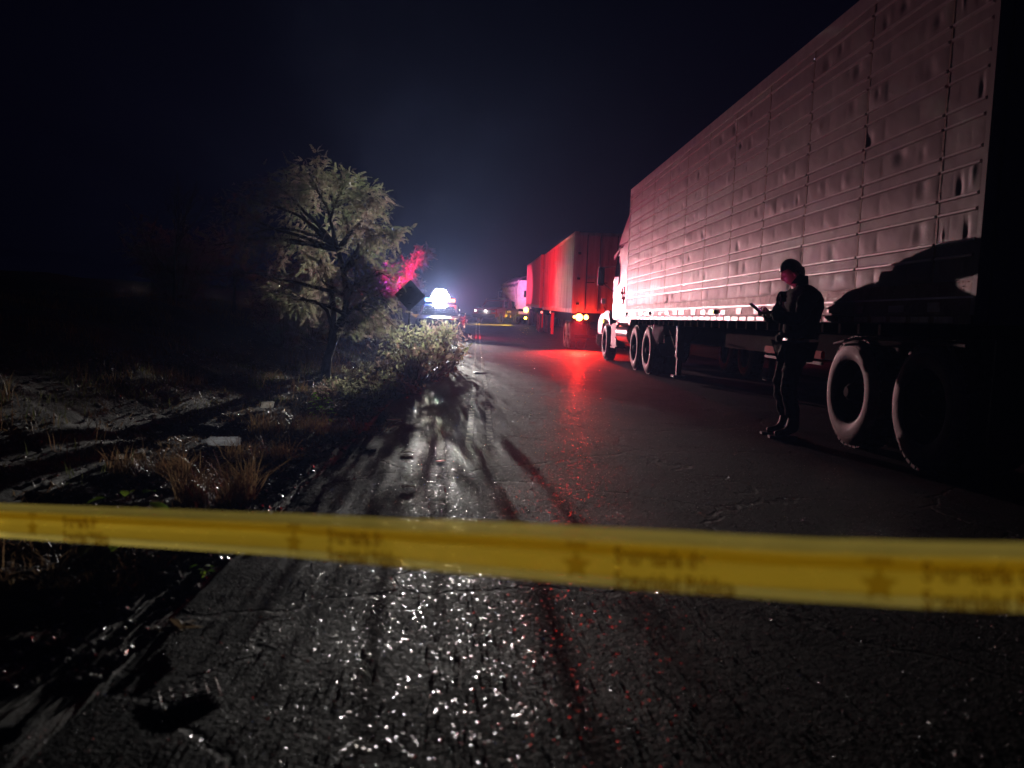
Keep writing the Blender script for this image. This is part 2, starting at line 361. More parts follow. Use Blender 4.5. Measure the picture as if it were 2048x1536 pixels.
# worn centre lines
def paint_mat():
    m = bpy.data.materials.new('worn_paint'); m.use_nodes = True; nt = m.node_tree; L = nt.links.new
    p = nt.nodes['Principled BSDF']; p.inputs['Base Color'].default_value = (.5, .47, .38, 1); p.inputs['Roughness'].default_value = .5
    tc = nd(nt, 'ShaderNodeTexCoord'); no = nd(nt, 'ShaderNodeTexNoise'); no.inputs['Scale'].default_value = 7; no.inputs['Detail'].default_value = 8; no.inputs['Roughness'].default_value = .75
    L(tc.outputs['Object'], no.inputs['Vector']); mr = nd(nt, 'ShaderNodeMapRange'); mr.inputs['From Min'].default_value = .40; mr.inputs['From Max'].default_value = .66; mr.inputs['To Max'].default_value = .8
    L(no.outputs['Fac'], mr.inputs[0]); L(mr.outputs[0], p.inputs['Alpha'])
    return m
M['paint'] = paint_mat()
for x0 in (-.02, .16):
    yy = np.arange(6.5, 60, .15); V = []
    for y in yy:
        for dx in (-.028, .0, .028): V.append((x0 + dx + .01 * math.sin(y * .7), y, float(road_h(x0 + dx, y)) + .007))
    V = np.array(V); a = (np.arange(len(yy) - 1)[:, None] * 3 + np.arange(2)[None, :]).ravel()
    tag(link('road_marking', np_mesh('road_marking', V, np.stack([a, a + 1, a + 4, a + 3], -1), M['paint'], True)), kind='structure')

# ------------------------------------------------------------------ wheels
def wheel(parent, x, y, r=.5, w=.28, side=-1, dusty=True, rimmat='rim', dual=False, hub=True, z=None, nm='wheel'):
    """axle along x; side -1 shows its outer face towards -x"""
    e = bpy.data.objects.new(nm, None); COL.objects.link(e); e.parent = parent; e.location = (x, y, r if z is None else z)
    s = side
    p = [(0, r * .58), (-.012, r * .62), (-.02, r * .70), (-.018, r * .82), (-.004, r * .90), (.02, r * .955), (.05, r * .99), (w * .5, r), (w - .05, r * .99), (w - .01, r * .93), (w + .01, r * .8), (w, r * .58)]
    t = MB().lathe([(-s * a, b) for a, b in p], 'x', 48, close=True); me = t.mesh('tyre', [M['rubber'], M['dusty']], 50)
    if dusty:
        mi = [1 if (v := math.hypot(f.center.y, f.center.z)) > r * .80 and v < r * .985 else 0 for f in me.polygons]
        me.polygons.foreach_set('material_index', mi)
    o = link('tyre', me, None, e)
    tb = MB()
    for k in range(40):
        c = 2 * PI * k / 40; Mx = Matrix.Rotation(c, 4, 'X')
        for q in (0, 1, 2): tb.box(-s * (w * (.12 + .27 * q)), -s * (w * (.34 + .27 * q)), -.028, .028, r - .012, r + .012, M=Mx @ Matrix.Rotation((q - 1) * .03, 4, 'X'))
    o = tb.build('tread', M['rubber'], e); o['kind'] = 'stuff'
    q = [(.10, 0), (.10, r * .2), (.09, r * .3), (.12, r * .42), (.06, r * .5), (.02, r * .55), (.0, r * .6), (.02, r * .61), (w * .8, r * .56)]
    MB().lathe([(-s * a, b) for a, b in q], 'x', 36).build('rim', M[rimmat], e, 40)
    if hub:
        h = MB().lathe([(-s * a, b) for a, b in [(-.03, 0), (-.03, r * .09), (.0, r * .15), (.10, r * .17)]], 'x', 20)
        h.build('hub', M[rimmat], e, 40)
        b = MB()
        for k in range(10):
            c = 2 * PI * k / 10; b.lathe([(-s * .075, 0), (-s * .075, .012), (-s * .1, .014)], 'x', 6, (0, r * .25 * math.cos(c), r * .25 * math.sin(c)))
        b.build('wheel_nut', M[rimmat], e)['kind'] = 'stuff'
    if dual:
        t2 = MB().lathe([(-s * (a + w + .08), b) for a, b in p], 'x', 40, close=True); t2.build('inner_tyre', M['rubber'], e, 50)
    return e

# ------------------------------------------------------------------ the long white trailer
TX, TY0, TY1, TB, TT = 3.35, 5.27, 18.05, 1.13, 4.02
T = empty('semi_trailer', 'long white trailer with quilted ribbed side and dusty tandem wheels, filling the right', 'trailer', (TX + 1.3, 11.6, 0))
def tb(): return MB()
OFF = Vector((TX + 1.3, 11.6, 0))
def place(o): o.location = o.location - OFF if o.parent == T else o.location; return o
PH = 1.22; RB = TB + .30        # rail top = bottom of the sheets
rib_z = []; z = RB + .17
while z < TT - .16: rib_z += [z, z + .105]; z += .312
# core
c = MB().box(TX + .03, TX + 2.57, TY0 + .02, TY1 - .02, TB + .02, TT - .02); place(c.build('box_core', M['alu'], T))
def panel(y0, y1, k):
    nu = 60; nv = 150; u = np.linspace(0, 1, nu); v = np.linspace(RB, TT - .14, nv)
    U, V = np.meshgrid(u, v); Yc = y0 + .008 + (y1 - y0 - .016) * U
    rr = random.Random(50 + k); X = np.full_like(U, TX)
    ncell = 3; cuts = [0] + sorted([1 / 3 + rr.uniform(-.07, .07), 2 / 3 + rr.uniform(-.07, .07)]) + [1]
    bands = [(RB, rib_z[0])] + [(rib_z[i], rib_z[i + 1]) for i in range(len(rib_z) - 1)] + [(rib_z[-1], TT - .14)]
    for (b0, b1) in bands:
        low = max(0, 1 - (b0 - RB) / 2.6); full = b1 - b0 > .15
        for i in range(3):
            amp = .62 * min(1, (y1 - y0) / 1.22) ** 1.5 * (rr.uniform(.004, .013) if full else rr.uniform(.0, .002)) * (.45 + .75 * low)
            if full and rr.random() < .12: amp *= 1.7
            su = (U - cuts[i]) / (cuts[i + 1] - cuts[i]); sv = (V - b0) / (b1 - b0)
            mask = (su > 0) & (su <= 1) & (sv > 0) & (sv <= 1)
            sk = rr.uniform(.55, 1.4)
            pil = (np.clip(4 * su * (1 - su), 0, 1) ** .55) * (np.clip(4 * sv * (1 - sv), 0, 1) ** .55) * (1 - .5 * (sk - 1) * (su - .5))
            X = np.where(mask, X - amp * pil, X)
            if full and rr.random() < .35:                       # a dent
                cu, cv, rd = rr.uniform(.2, .8), rr.uniform(.25, .75), rr.uniform(.05, .12)
                d2 = (((su - cu) * .4 / rd) ** 2 + ((sv - cv) * .2 / rd) ** 2)
                X = np.where(mask, X + rr.choice((.008, .012, -.006)) * np.exp(-d2 * 2), X)
    X = X - .0015 * fbm(Yc * 9 + k, V * 9, 2)
    Vv = np.stack([X, Yc, V], -1).reshape(-1, 3)
    a = (np.arange(nv - 1)[:, None] * nu + np.arange(nu - 1)[None, :]).ravel()
    me = np_mesh('side_panel', Vv, np.stack([a, a + nu, a + nu + 1, a + 1], -1), M['alu'], True)
    place(link('side_panel', me, None, T))
y = TY1 - .04; k = 0; seams = []
while y > TY0 + .08:
    y0 = max(TY0 + .05, y - PH); panel(y0, y, k); seams.append(y0); y = y0; k += 1
for z in rib_z:
    m = MB(); n = 0
    for s0 in [TY1 - .04] + seams[:-1]:
        s1 = max(TY0 + .05, s0 - PH)
        m.prism([(TX + .004, z - .016), (TX - .015, z - .006), (TX - .015, z + .006), (TX + .004, z + .016)], 'y', s1 + .02, s0 - .02)
    place(m.build('rib', M['alu_rib'], T))
for s in seams[:-1]:
    place(MB().box(TX - .003, TX + .01, s - .012, s + .012, RB, TT - .14).build('seam_strip', M['rail'], T))
place(MB().box(TX - .016, TX + .03, TY0 + .01, TY1 - .01, TT - .145, TT).build('top_rail', M['alu_rib'], T, bevel=.006))
place(MB().box(TX - .012, TX + .04, TY1 - .045, TY1 + .02, TB + .0, TT - .146).build('corner_post', M['alu_rib'], T, bevel=.008))
place(MB().box(TX - .012, TX + .04, TY0 - .02, TY0 + .048, TB, TT - .146).build('corner_post', M['alu'], T, bevel=.008))
rl = MB(); rl.box(TX - .006, TX + .05, TY0, TY1 - .05, TB + .06, RB - .002)
rl.prism([(TX + .05, TB), (TX - .022, TB), (TX - .022, TB + .055), (TX - .008, TB + .066), (TX + .05, TB + .066)], 'y', TY0, TY1 - .05)
place(rl.build('side_rail', M['rail'], T, bevel=.002))
place(MB().box(TX - .013, TX - .004, TY0, TY1 - .05, TB + .178, TB + .192).build('rail_lip', M['alu_rib'], T))
rv = MB()
def rivet(m, y, z, r=.006, x=TX - .006): m.lathe([(x + .002, r), (x - .003, r * .7), (x - .005, 0)], 'x', 6, (0, y, z))
yy = TY0 + .1
while yy < TY1 - .1:
    rivet(rv, yy, RB - .012, .004); yy += .055
for s in np.arange(TY0 + .15, TY1 - .2, .305):
    for q in range(4): rivet(rv, s, RB - .04 - .024 * q, .006)
    rivet(rv, s, TB + .05, .007, TX - .022); rivet(rv, s + .03, TB + .13, .007)
for s in seams:
    for q in np.arange(RB + .05, TT - .15, .075): rivet(rv, s, q, .004, TX - .003)
place(rv.build('rivet', M['rail_plate'], T))['kind'] = 'stuff'
rr = random.Random(3); yy = TY0 + .4
while yy < TY1 - .3:
    w = rr.uniform(.12, .3); h = rr.uniform(.05, .085); z0 = TB + .085
    lit = yy > 11  # more white plates at the front end: the flood's brightness put into the material
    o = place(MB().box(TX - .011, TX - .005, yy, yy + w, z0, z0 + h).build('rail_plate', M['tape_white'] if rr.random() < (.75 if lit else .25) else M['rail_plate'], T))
    yy += w + rr.uniform(.08, .5)
yy = TY0 + .2
while yy < TY1 - .4:
    w = .24; place(MB().box(TX - .0265, TX - .0225, yy, yy + w, TB + .006, TB + .05).build('reflective_strip', M['tape_white'] if yy > 9 else M['rail_plate'], T, bevel=.0015)); yy += .31  # white towards the front, same painted brightness as the plates
for (yq, mm) in ((11.15, 'emit_amber_dim'), (15.4, 'emit_small_red'), (17.8, 'emit_amber_dim')):
    o = place(MB().box(TX - .045, TX - .006, yq - .05, yq + .05, TB + .09, TB + .15).build('marker_lamp', M['black'], T, bevel=.006))
    l = MB().box(TX - .058, TX - .046, yq - .035, yq + .035, TB + .10, TB + .14).build('lamp_lens', M[mm], o, bevel=.005)
mk = MB()                                                     # a short worn row of marks at the front foot of the side
for q in range(9): mk.box(TX - .006, TX - .002, 17.75 - .09 * q, 17.69 - .09 * q, RB + .055, RB + .055 + .03 + .02 * (q % 2))
place(mk.build('worn_lettering', M['black'], T))['kind'] = 'stuff'
# underside
uf = MB()
for s in np.arange(TY0 + .3, TY1 - .2, .38): uf.box(TX + .1, TX + 2.5, s, s + .05, TB - .1, TB + .0)
place(uf.build('cross_member', M['frame'], T))['kind'] = 'stuff'
place(MB().box(TX + .75, TX + .85, TY0 + .2, TY1 - .2, TB - .42, TB - .11).box(TX + 1.75, TX + 1.85, TY0 + .2, TY1 - .2, TB - .42, TB - .11).build('chassis_beam', M['frame'], T))
for xx in (TX + .12, TX + 2.38):
    place(MB().box(xx, xx + .08, TY0 + .2, 8.0, TB - .2, TB - .12).build('slider_rail', M['frame'], T, bevel=.01))
place(MB().tube([(TX + .02, 7.4, .93), (TX - .02, 6.9, .99), (TX - .03, 6.3, 1.0), (TX - .03, 5.6, .985), (TX - .02, 5.3, .98)], .013, 8).build('fender_bar', M['steel'], T, 40))
place(MB().box(TX + .12, TX + .16, 7.9, 9.5, .76, .84).build('side_guard', M['reflector_red'], T, bevel=.01))
place(MB().box(TX + .12, TX + .16, 7.9, 9.5, .70, .73).build('side_guard', M['steel'], T, bevel=.01))
for (yy, xx) in ((7.12, TX + .06), (5.9, TX + .06)):
    w = wheel(T, xx, yy, .5, .27, -1, dual=True); place(w)
    w = wheel(T, TX + 2.54, yy, .5, .27, 1); place(w)
    place(MB().tube([(TX + .3, yy, .5), (TX + 2.3, yy, .5)], .07, 10).build('axle', M['frame'], T, 40))
place(MB().box(TX + .12, TX + .62, 5.2, 5.215, .3, 1.02).build('mudflap', M['black'], T))
for xx in (TX + .35, TX + 2.1):
    l = place(MB().box(xx, xx + .13, 14.6, 14.73, .45, TB - .02).build('landing_leg', M['steel'], T, bevel=.006))
    q = MB().box(xx + .02, xx + .11, 14.62, 14.71, .12, .45).box(xx - .05, xx + .18, 14.55, 14.78, .08, .12); q.build('landing_foot', M['steel'], l, bevel=.004)
place(MB().tube([(TX + .4, 14.66, .55), (TX + .9, 14.66, TB - .1)], .02).tube([(TX + .36, 14.7, .6), (TX + .36, 15.4, TB - .1)], .02).build('leg_brace', M['steel'], T, 40))
place(MB().tube([(TX + .3, 14.66, .85), (TX + .12, 14.66, .85), (TX + .12, 14.66, .7), (TX + .02, 14.66, .7)], .012).build('crank_handle', M['steel'], T, 40))
place(MB().box(TX + .1, TX + 2.5, TY0 + .0, TY0 + .02, TB, TT - .03).build('rear_door', M['white_paint'], T))

# ------------------------------------------------------------------ its tractor
def tractor(name, label, x0, y0, z0=0, rzr=0, paint='white_paint', group=None):
    """rear drive axles near y0, cab ahead of y0+3.6; local frame x across, y forward"""
    t = empty(name, label, 'truck', (x0, y0, z0), rzr, group); P = M[paint]; hw = 1.12
    MB().box(-.45, -.35, -1, 6.6, .75, 1.0).box(.35, .45, -1, 6.6, .75, 1.0).build('chassis_beam', M['frame'], t)
    for yy in (0, 1.35):
        wheel(t, -1.17, yy, .5, .27, -1, rimmat='chrome' if 0 else 'rim', dual=True, dusty=True); wheel(t, 1.17, yy, .5, .27, 1)
    wheel(t, -1.15, 5.65, .5, .28, -1, rimmat='rim'); wheel(t, 1.15, 5.65, .5, .28, 1)
    MB().prism([(-.52, 1.02), (-.4, 1.14), (1.75, 1.14), (1.9, 1.02), (1.9, 1.0), (1.74, 1.12), (-.4, 1.12), (-.5, 1.0)], 'x', -1.2, -.55).build('drive_fender', M['steel'], t)
    # sleeper and roof fairing
    MB().box(-hw, hw, 2.55, 4.15, 1.05, 3.0).build('sleeper', P, t, 40, .08)
    MB().prism([(2.6, 3.0), (2.6, 3.92), (3.0, 3.9), (4.2, 3.35), (4.75, 3.0)], 'x', -hw + .05, hw - .05).build('roof_fairing', P, t, 40, .06)
    MB().box(-hw - .03, -hw - .005, 1.95, 2.62, 1.2, 3.3).build('side_extender', P, t, bevel=.01)
    for q in (0, 1): MB().tube([(-.98 + 1.96 * q, 2.42, 1.0), (-.98 + 1.96 * q, 2.42, 3.75)], .07, 14).build('exhaust_stack', M['chrome'], t, 40)
    # cab
    MB().prism([(4.15, 1.05), (4.15, 2.95), (4.7, 2.98), (5.2, 2.25), (5.28, 1.05)], 'x', -1.04, 1.04).build('cab', P, t, 40, .06)
    d = MB().box(-1.075, -1.045, 4.25, 5.1, 1.12, 2.2).build('door', P, t, bevel=.02)
    MB().prism([(4.32, 2.24), (4.32, 2.78), (4.66, 2.78), (4.98, 2.26)], 'x', -1.075, -1.046).build('window', M['glass'], d)
    MB().box(-1.1, -1.078, 4.32, 4.5, 1.7, 1.75).build('door_handle', M['chrome'], d)
    MB().prism([(4.76, 2.88), (5.2, 2.28), (5.23, 2.3), (4.79, 2.9)], 'x', -.95, .95).build('windscreen', M['glass'], t)
    MB().prism([(4.0, 3.02), (5.15, 2.86), (5.2, 2.72), (5.05, 2.74), (4.7, 2.84)], 'x', -1.08, 1.08).build('sun_visor', P, t, bevel=.01)
    # hood, fender, bumper
    MB().prism([(5.28, 1.0), (5.28, 2.15), (6.9, 1.85), (7.2, 1.65), (7.25, .75), (6.4, .75)], 'x', -.72, .72).build('hood', P, t, 40, .07)
    for s in (-1, 1):
        pr = [(5.0, .95), (5.05, 1.15), (5.3, 1.32), (5.75, 1.38), (6.2, 1.3), (6.7, 1.28), (7.1, 1.1), (7.1, .7), (6.4, .7), (6.25, .95), (5.95, 1.12), (5.4, 1.12), (5.1, .95)]
        MB().prism(pr, 'x', s * .72, s * 1.14).build('front_fender', P, t, 40, .03)
        h = MB().box(s * .8, s * 1.1, 7.1, 7.15, .85, 1.08).build('headlight', M['emit_head'] if 0 else M['glass'], t, bevel=.02)
    MB().box(-1.15, 1.15, 7.15, 7.35, .35, .72).build('bumper', M['chrome'], t, 40, .05)
    MB().lathe([(-0, 0), (0, .28), (.03, .31), (1.5, .31), (1.53, .28), (1.53, 0)], 'y', 28, (-.86, 2.35, .78)).build('fuel_tank', M['chrome'], t, 40)
    for q in range(3): MB().box(-1.14, -.84, 4.05, 4.75, .38 + .26 * q, .42 + .26 * q).build('step', M['steel'], t, bevel=.006)
    MB().box(-1.12, -.86, 4.0, 4.85, .42, 1.02).build('battery_box', M['steel'], t, bevel=.03)
    m_ = MB().box(-1.52, -1.34, 4.98, 5.06, 2.02, 2.52).build('mirror', M['black'], t, 40, .025)
    MB().box(-1.50, -1.36, 4.962, 4.978, 2.05, 2.49).build('mirror_glass', M['glass'], m_)
    MB().tube([(-1.05, 5.08, 1.86), (-1.38, 5.03, 2.1)], .014).tube([(-1.05, 5.08, 2.56), (-1.4, 5.03, 2.5)], .012).build('mirror_arm', M['reflector_red'] if 0 else M['chrome'], t, 40)
    MB().tube([(-1.16, 5.55, 1.36), (-1.22, 5.58, 1.45), (-1.25, 5.58, 1.58)], .012).box(-1.31, -1.19, 5.56, 5.6, 1.55, 1.7).build('fender_mirror', M['chrome'], t)
    for q in range(5): MB().box(-.9 + .44 * q, -.8 + .44 * q, 4.66, 4.74, 3.04, 3.09).build('roof_marker', M['black'], t)
    return t
TR = tractor('tractor_truck', 'white sleeper tractor coupled to the long quilted trailer, side mirror and front wheel showing', TX + 1.38, 16.55)
o = MB().box(-1.19, -1.14, 6.0, 6.12, 1.02, 1.12).build('turn_lamp', M['emit_amber_dim'], TR, bevel=.01)
for (q, mm) in ((2.2, 'emit_small_red'), (3.9, 'emit_small_red')):
    MB().box(-1.15, -1.12, q, q + .06, 1.0, 1.05).build('side_lamp', M[mm], TR, bevel=.008)
# decorative scroll on the cab's flank
mk = MB()
for q in range(6):
    a0 = q * .5; pts = [(-1.132, 3.0 + .1 * q + .09 * math.cos(a0 + t_ * .6), 1.6 + .12 * (q % 3) + .09 * math.sin(a0 + t_ * .6)) for t_ in range(7)]
    mk.tube(pts, .012, 5)
mk.build('flank_scroll', M['reflector_red'], TR)['kind'] = 'stuff'
# white quarter flap behind the drive wheels
MB().prism([(-1.2, 1.04), (-.62, 1.04), (-.62, .95), (-.72, .42), (-.98, .40), (-1.22, .86)], 'y', -.66, -.645).build('mudflap', M['flap'], TR)

# ------------------------------------------------------------------ container truck
def container(parent, x0, x1, y0, y1, z0, z1, paint, name='container_box', dz=0):
    """corrugated box whose left side is x0; side bays get their real corrugation"""
    P = M[paint]
    e = MB(); pts = []; yy = y0 + .16; w = .27
    prof = []
    while yy < y1 - .2:
        prof += [(x0 + .005, yy), (x0 + .005, yy + .10), (x0 + .04, yy + .135), (x0 + .04, yy + .235)]; yy += w
    prof.append((x0 + .005, min(yy, y1 - .1)))
    V = []
    for (x, y_) in prof:
        s = dz * (y_ - y0) / (y1 - y0); V += [(x, y_, z0 + .14 + s), (x, y_, z1 - .10 + s)]
    Fc = [(2 * i, 2 * i + 2, 2 * i + 3, 2 * i + 1) for i in range(len(prof) - 1)]
    e.add(V, Fc)
    def sheared(mb):
        mb.v = [(p[0], p[1], p[2] + dz * (p[1] - y0) / (y1 - y0)) for p in mb.v]; return mb
    root = sheared(MB().box(x0 + .05, x1 - .05, y0 + .03, y1 - .03, z0 + .02, z1 - .02)).build(name, P, parent)
    e.build('side_wall', P, root)
    sheared(MB().box(x0 - .01, x0 + .06, y0, y1, z1 - .11, z1).box(x1 - .06, x1, y0, y1, z1 - .11, z1)).build('top_rail', P, root, bevel=.01)
    sheared(MB().box(x0 - .01, x0 + .06, y0, y1, z0, z0 + .15).box(x1 - .06, x1, y0, y1, z0, z0 + .15)).build('bottom_rail', P, root, bevel=.01)
    for (yy, xx) in ((y0, x0), (y1 - .16, x0), (y0, x1 - .16), (y1 - .16, x1 - .16)):
        sheared(MB().box(xx - (.018 if xx == x0 else 0), xx + .16, yy - .01, yy + .16, z0 - .01, z1 + .01)).build('corner_post', P, root, bevel=.012)
    mid = (x0 + x1) / 2
    for s in (0, 1):
        xa, xb = (x0 + .17, mid - .012) if s == 0 else (mid + .012, x1 - .17)
        d = MB().box(xa, xb, y0 - .0, y0 + .05, z0 + .16, z1 - .12).build('rear_door', P, root, bevel=.01)
        for q in (.28, .72):
            xx = xa + (xb - xa) * q
            MB().tube([(xx, y0 - .035, z0 + .1), (xx, y0 - .035, z1 - .1)], .018, 8).box(xx, xx + .3, y0 - .05, y0 - .03, z0 + 1.1, z0 + 1.13).build('lock_rod', M['steel'], d, 40)
        for q in (.3, 1.2, 2.1): MB().box(xa - .03 if s == 0 else xb - .08, xa + .08 if s == 0 else xb + .03, y0 - .02, y0 - .002, z0 + q, z0 + q + .08).build('hinge', M['steel'], d)
    return root
CX, CY = 3.41, 28.9
CT = empty('container_trailer', 'boxy corrugated container on a chassis with lit red tail lamps, rear facing us', 'trailer', (CX, CY, 0), R(-.3))
def z_at(y): return float(rz(y))
container(CT, 0, 2.5, 0, 13.7, 1.33, 4.24, 'grey_paint', dz=.25)
fr = MB().box(.4, .52, .1, 13.4, .95, 1.3).box(1.98, 2.1, .1, 13.4, .95, 1.3); fr.v = [(p[0], p[1], p[2] + .25 * p[1] / 13.7) for p in fr.v]; fr.build('chassis_beam', M['frame'], CT)
MB().box(.0, 2.5, -.04, .14, 1.02, 1.31).build('rear_bolster', M['frame'], CT, bevel=.01)
MB().box(.15, 2.35, -.02, .08, .42, .55).box(.6, .68, 0, .08, .55, 1.02).box(1.8, 1.88, 0, .08, .55, 1.02).build('bumper_bar', M['frame'], CT, bevel=.01)
def lens(par, x, y, z, r, m, nm='tail_lamp'):
    h = MB().lathe([(.05, 0), (.05, r * 1.15), (.0, r * 1.15), (-.01, r)], 'y', 20, (x, y, z)).build(nm, M['black'], par, 40)
    MB().lathe([(-.012, r), (-.03, r * .8), (-.04, 0)], 'y', 20, (x, y, z)).build('lamp_lens', M[m], h, 60); return h
lens(CT, .10, -.06, 1.19, .05, 'emit_tail'); lens(CT, .27, -.06, 1.18, .13, 'emit_tail'); lens(CT, .52, -.06, 1.19, .085, 'emit_tail')
lens(CT, 2.2, -.06, 1.18, .09, 'emit_tail'); lens(CT, 1.98, -.06, 1.18, .07, 'emit_tail')
for (x, p) in ((.27, TAIL_W), (.52, TAIL_W * .6), (2.1, TAIL_W * .7)): lamp('tail_light_glow', 'POINT', (x, -.30, 1.16), p, (1, .03, .012), .04, CT)
lamp('brake_light_beam', 'SPOT', (.27, -.14, 1.14), POOL_W, (1, .012, .006), .05, CT, R(74), 1, (-.16, -1, -.76))
for yy in (1.2, 2.5): wheel(CT, .05, yy, .5, .27, -1, z=.5, dual=True); wheel(CT, 2.45, yy, .5, .27, 1, z=.5)
MB().box(.05, .65, .5, .52, .3, 1.0).build('mudflap', M['black'], CT)
MB().box(.2, .32, 10.5, 10.62, .35, 1.4).build('landing_leg', M['reflector_red'], CT)

C2 = empty('lead_container_trailer', 'red box trailer ahead of the pale container, coupled as the front half of the double', 'trailer', (3.35, 43.3, 0), R(-.3))
zz = z_at(43.3)
container(C2, 0, 2.5, 0, 13.2, 1.36 + zz, 4.2 + zz, 'red_paint', dz=.28)
fr = MB().box(.4, .52, -.6, 13, 1.0, 1.3).box(1.98, 2.1, -.6, 13, 1.0, 1.3); fr.v = [(p[0], p[1], p[2] + zz + .28 * p[1] / 13.2) for p in fr.v]; fr.build('chassis_beam', M['frame'], C2)
for yy in (1.0, 2.3, 10.9): wheel(C2, .05, yy, .5, .27, -1, z=.5 + z_at(43.3 + yy), dual=True)
for xx in (.15, .62): MB().box(xx, xx + .05, -.1, -.07, .3 + zz, 1.2 + zz).build('mudflap_bracket', M['reflector_red'], C2)
lens(C2, .12, -.12, 1.12 + zz, .06, 'emit_small_red'); lens(C2, .62, -.12, 1.14 + zz, .07, 'emit_small_red')
T2 = tractor('lead_tractor', 'tractor with amber side lamps in front of the red box trailer, half hidden behind it', 3.35 + 1.5, 54.6, z_at(56), R(-1))
al = at(1052, 620, 54.0); al2 = at(1051, 636, 54.0)
hh = MB().tube([al + Vector((.5, 0, .1)), al], .03).build('lamp_bracket', M['steel'], None); hh.parent = T2; hh.matrix_parent_inverse = T2.matrix_basis.inverted()
for (pp, rr_) in ((al, .17), (al2, .09)):
    h = MB().lathe([(.05, 0), (.05, rr_ * 1.1), (.0, rr_ * 1.1), (-.01, rr_)], 'y', 20, pp).build('side_lamp', M['black'], None, 40); h.parent = T2; h.matrix_parent_inverse = T2.matrix_basis.inverted()
    g = MB().lathe([(-.012, rr_), (-.03, rr_ * .8), (-.05, 0)], 'y', 20, pp).build('lamp_lens', M['emit_amber'], None, 60); g.parent = h
lamp('amber_lamp_glow', 'SPOT', al + Vector((-.45, .5, -.3)), AMBER_W, (1, .50, .03), .06, None, R(100), .8, (-.1, 1, -.25))
lamp('amber_ground_glow', 'SPOT', al + Vector((-.2, -.1, -.1)), AMBER_W * 30, (1, .55, .03), .06, None, R(56), .5, (-1, -.5, -.5))

# ------------------------------------------------------------------ livestock truck
LS = empty('livestock_truck', 'slatted livestock truck with a tarpaulin top, glowing pink and orange beyond the red trailer', 'truck', (3.0, 60.5, z_at(60)), R(9))
MB().box(0, 2.3, 0, 6.2, .95, 1.15).build('chassis_beam', M['frame'], LS)
bd = MB().box(.05, 2.25, .05, 6.1, 1.15, 3.25).build('stake_body', M['stock_white'], LS)
for q in range(9): MB().box(.16, 2.2, -.02, .045, 1.26 + .235 * q, 1.41 + .235 * q).build('rear_slat', M['stock_white'], LS, bevel=.01)
for xx in (.0, .75, 1.45, 2.2): MB().box(xx, xx + .08, -.05, .02, 1.1, 3.3).build('rear_post', M['stock_white'], LS)
MB().box(.95, 1.3, -.06, -.022, 1.75, 2.5).build('rear_hatch', M['black'], LS)
for q in range(9): MB().box(-.02, .045, .1, 6.1, 1.2 + .235 * q, 1.33 + .235 * q).build('side_slat', M['stock_white'], LS, bevel=.01)
for q in range(12): MB().box(-.05, .0, .1 + .52 * q, .18 + .52 * q, 1.1, 3.2).build('side_post', M['stock_white'], LS)
tp = MB(); n1, n2 = 14, 16; V = []
for j in range(n2 + 1):
    for i in range(n1 + 1):
        u = i / n1; w = j / n2; x = -.12 + 2.55 * u; yy = -.15 + 6.5 * w
        h = 3.05 + .62 * math.sin(PI * u) ** .7 + .07 * math.sin(w * 19) + .05 * mnoise(Vector((x * 2, yy * 1.5, 0)))
        if i in (0, n1): h = 2.85 + .10 * math.sin(w * 31)
        V.append((x, yy, h))
tp.add(V, [(j * (n1 + 1) + i, j * (n1 + 1) + i + 1, (j + 1) * (n1 + 1) + i + 1, (j + 1) * (n1 + 1) + i) for j in range(n2) for i in range(n1)])
tp.build('tarpaulin', M['tarp'], LS, 80)
MB().box(.2, 2.1, 6.3, 8.2, .6, 2.6).build('cab', M['white_paint'], LS, bevel=.1)
MB().tube([(-.3, 6.5, 1.6), (-.3, 6.5, 2.6), (0.1, 6.5, 2.6)], .03).tube([(-.3, 6.5, 2.1), (.1, 6.5, 2.1)], .03).build('mirror_frame', M['chrome'], LS)
for yy in (.8, 1.9, 7.2): wheel(LS, .05, yy, .45, .25, -1); wheel(LS, 2.25, yy, .45, .25, 1)
MB().box(.1, 2.2, -.1, 0, .75, .95).build('bumper_bar', M['stock_white'], LS)

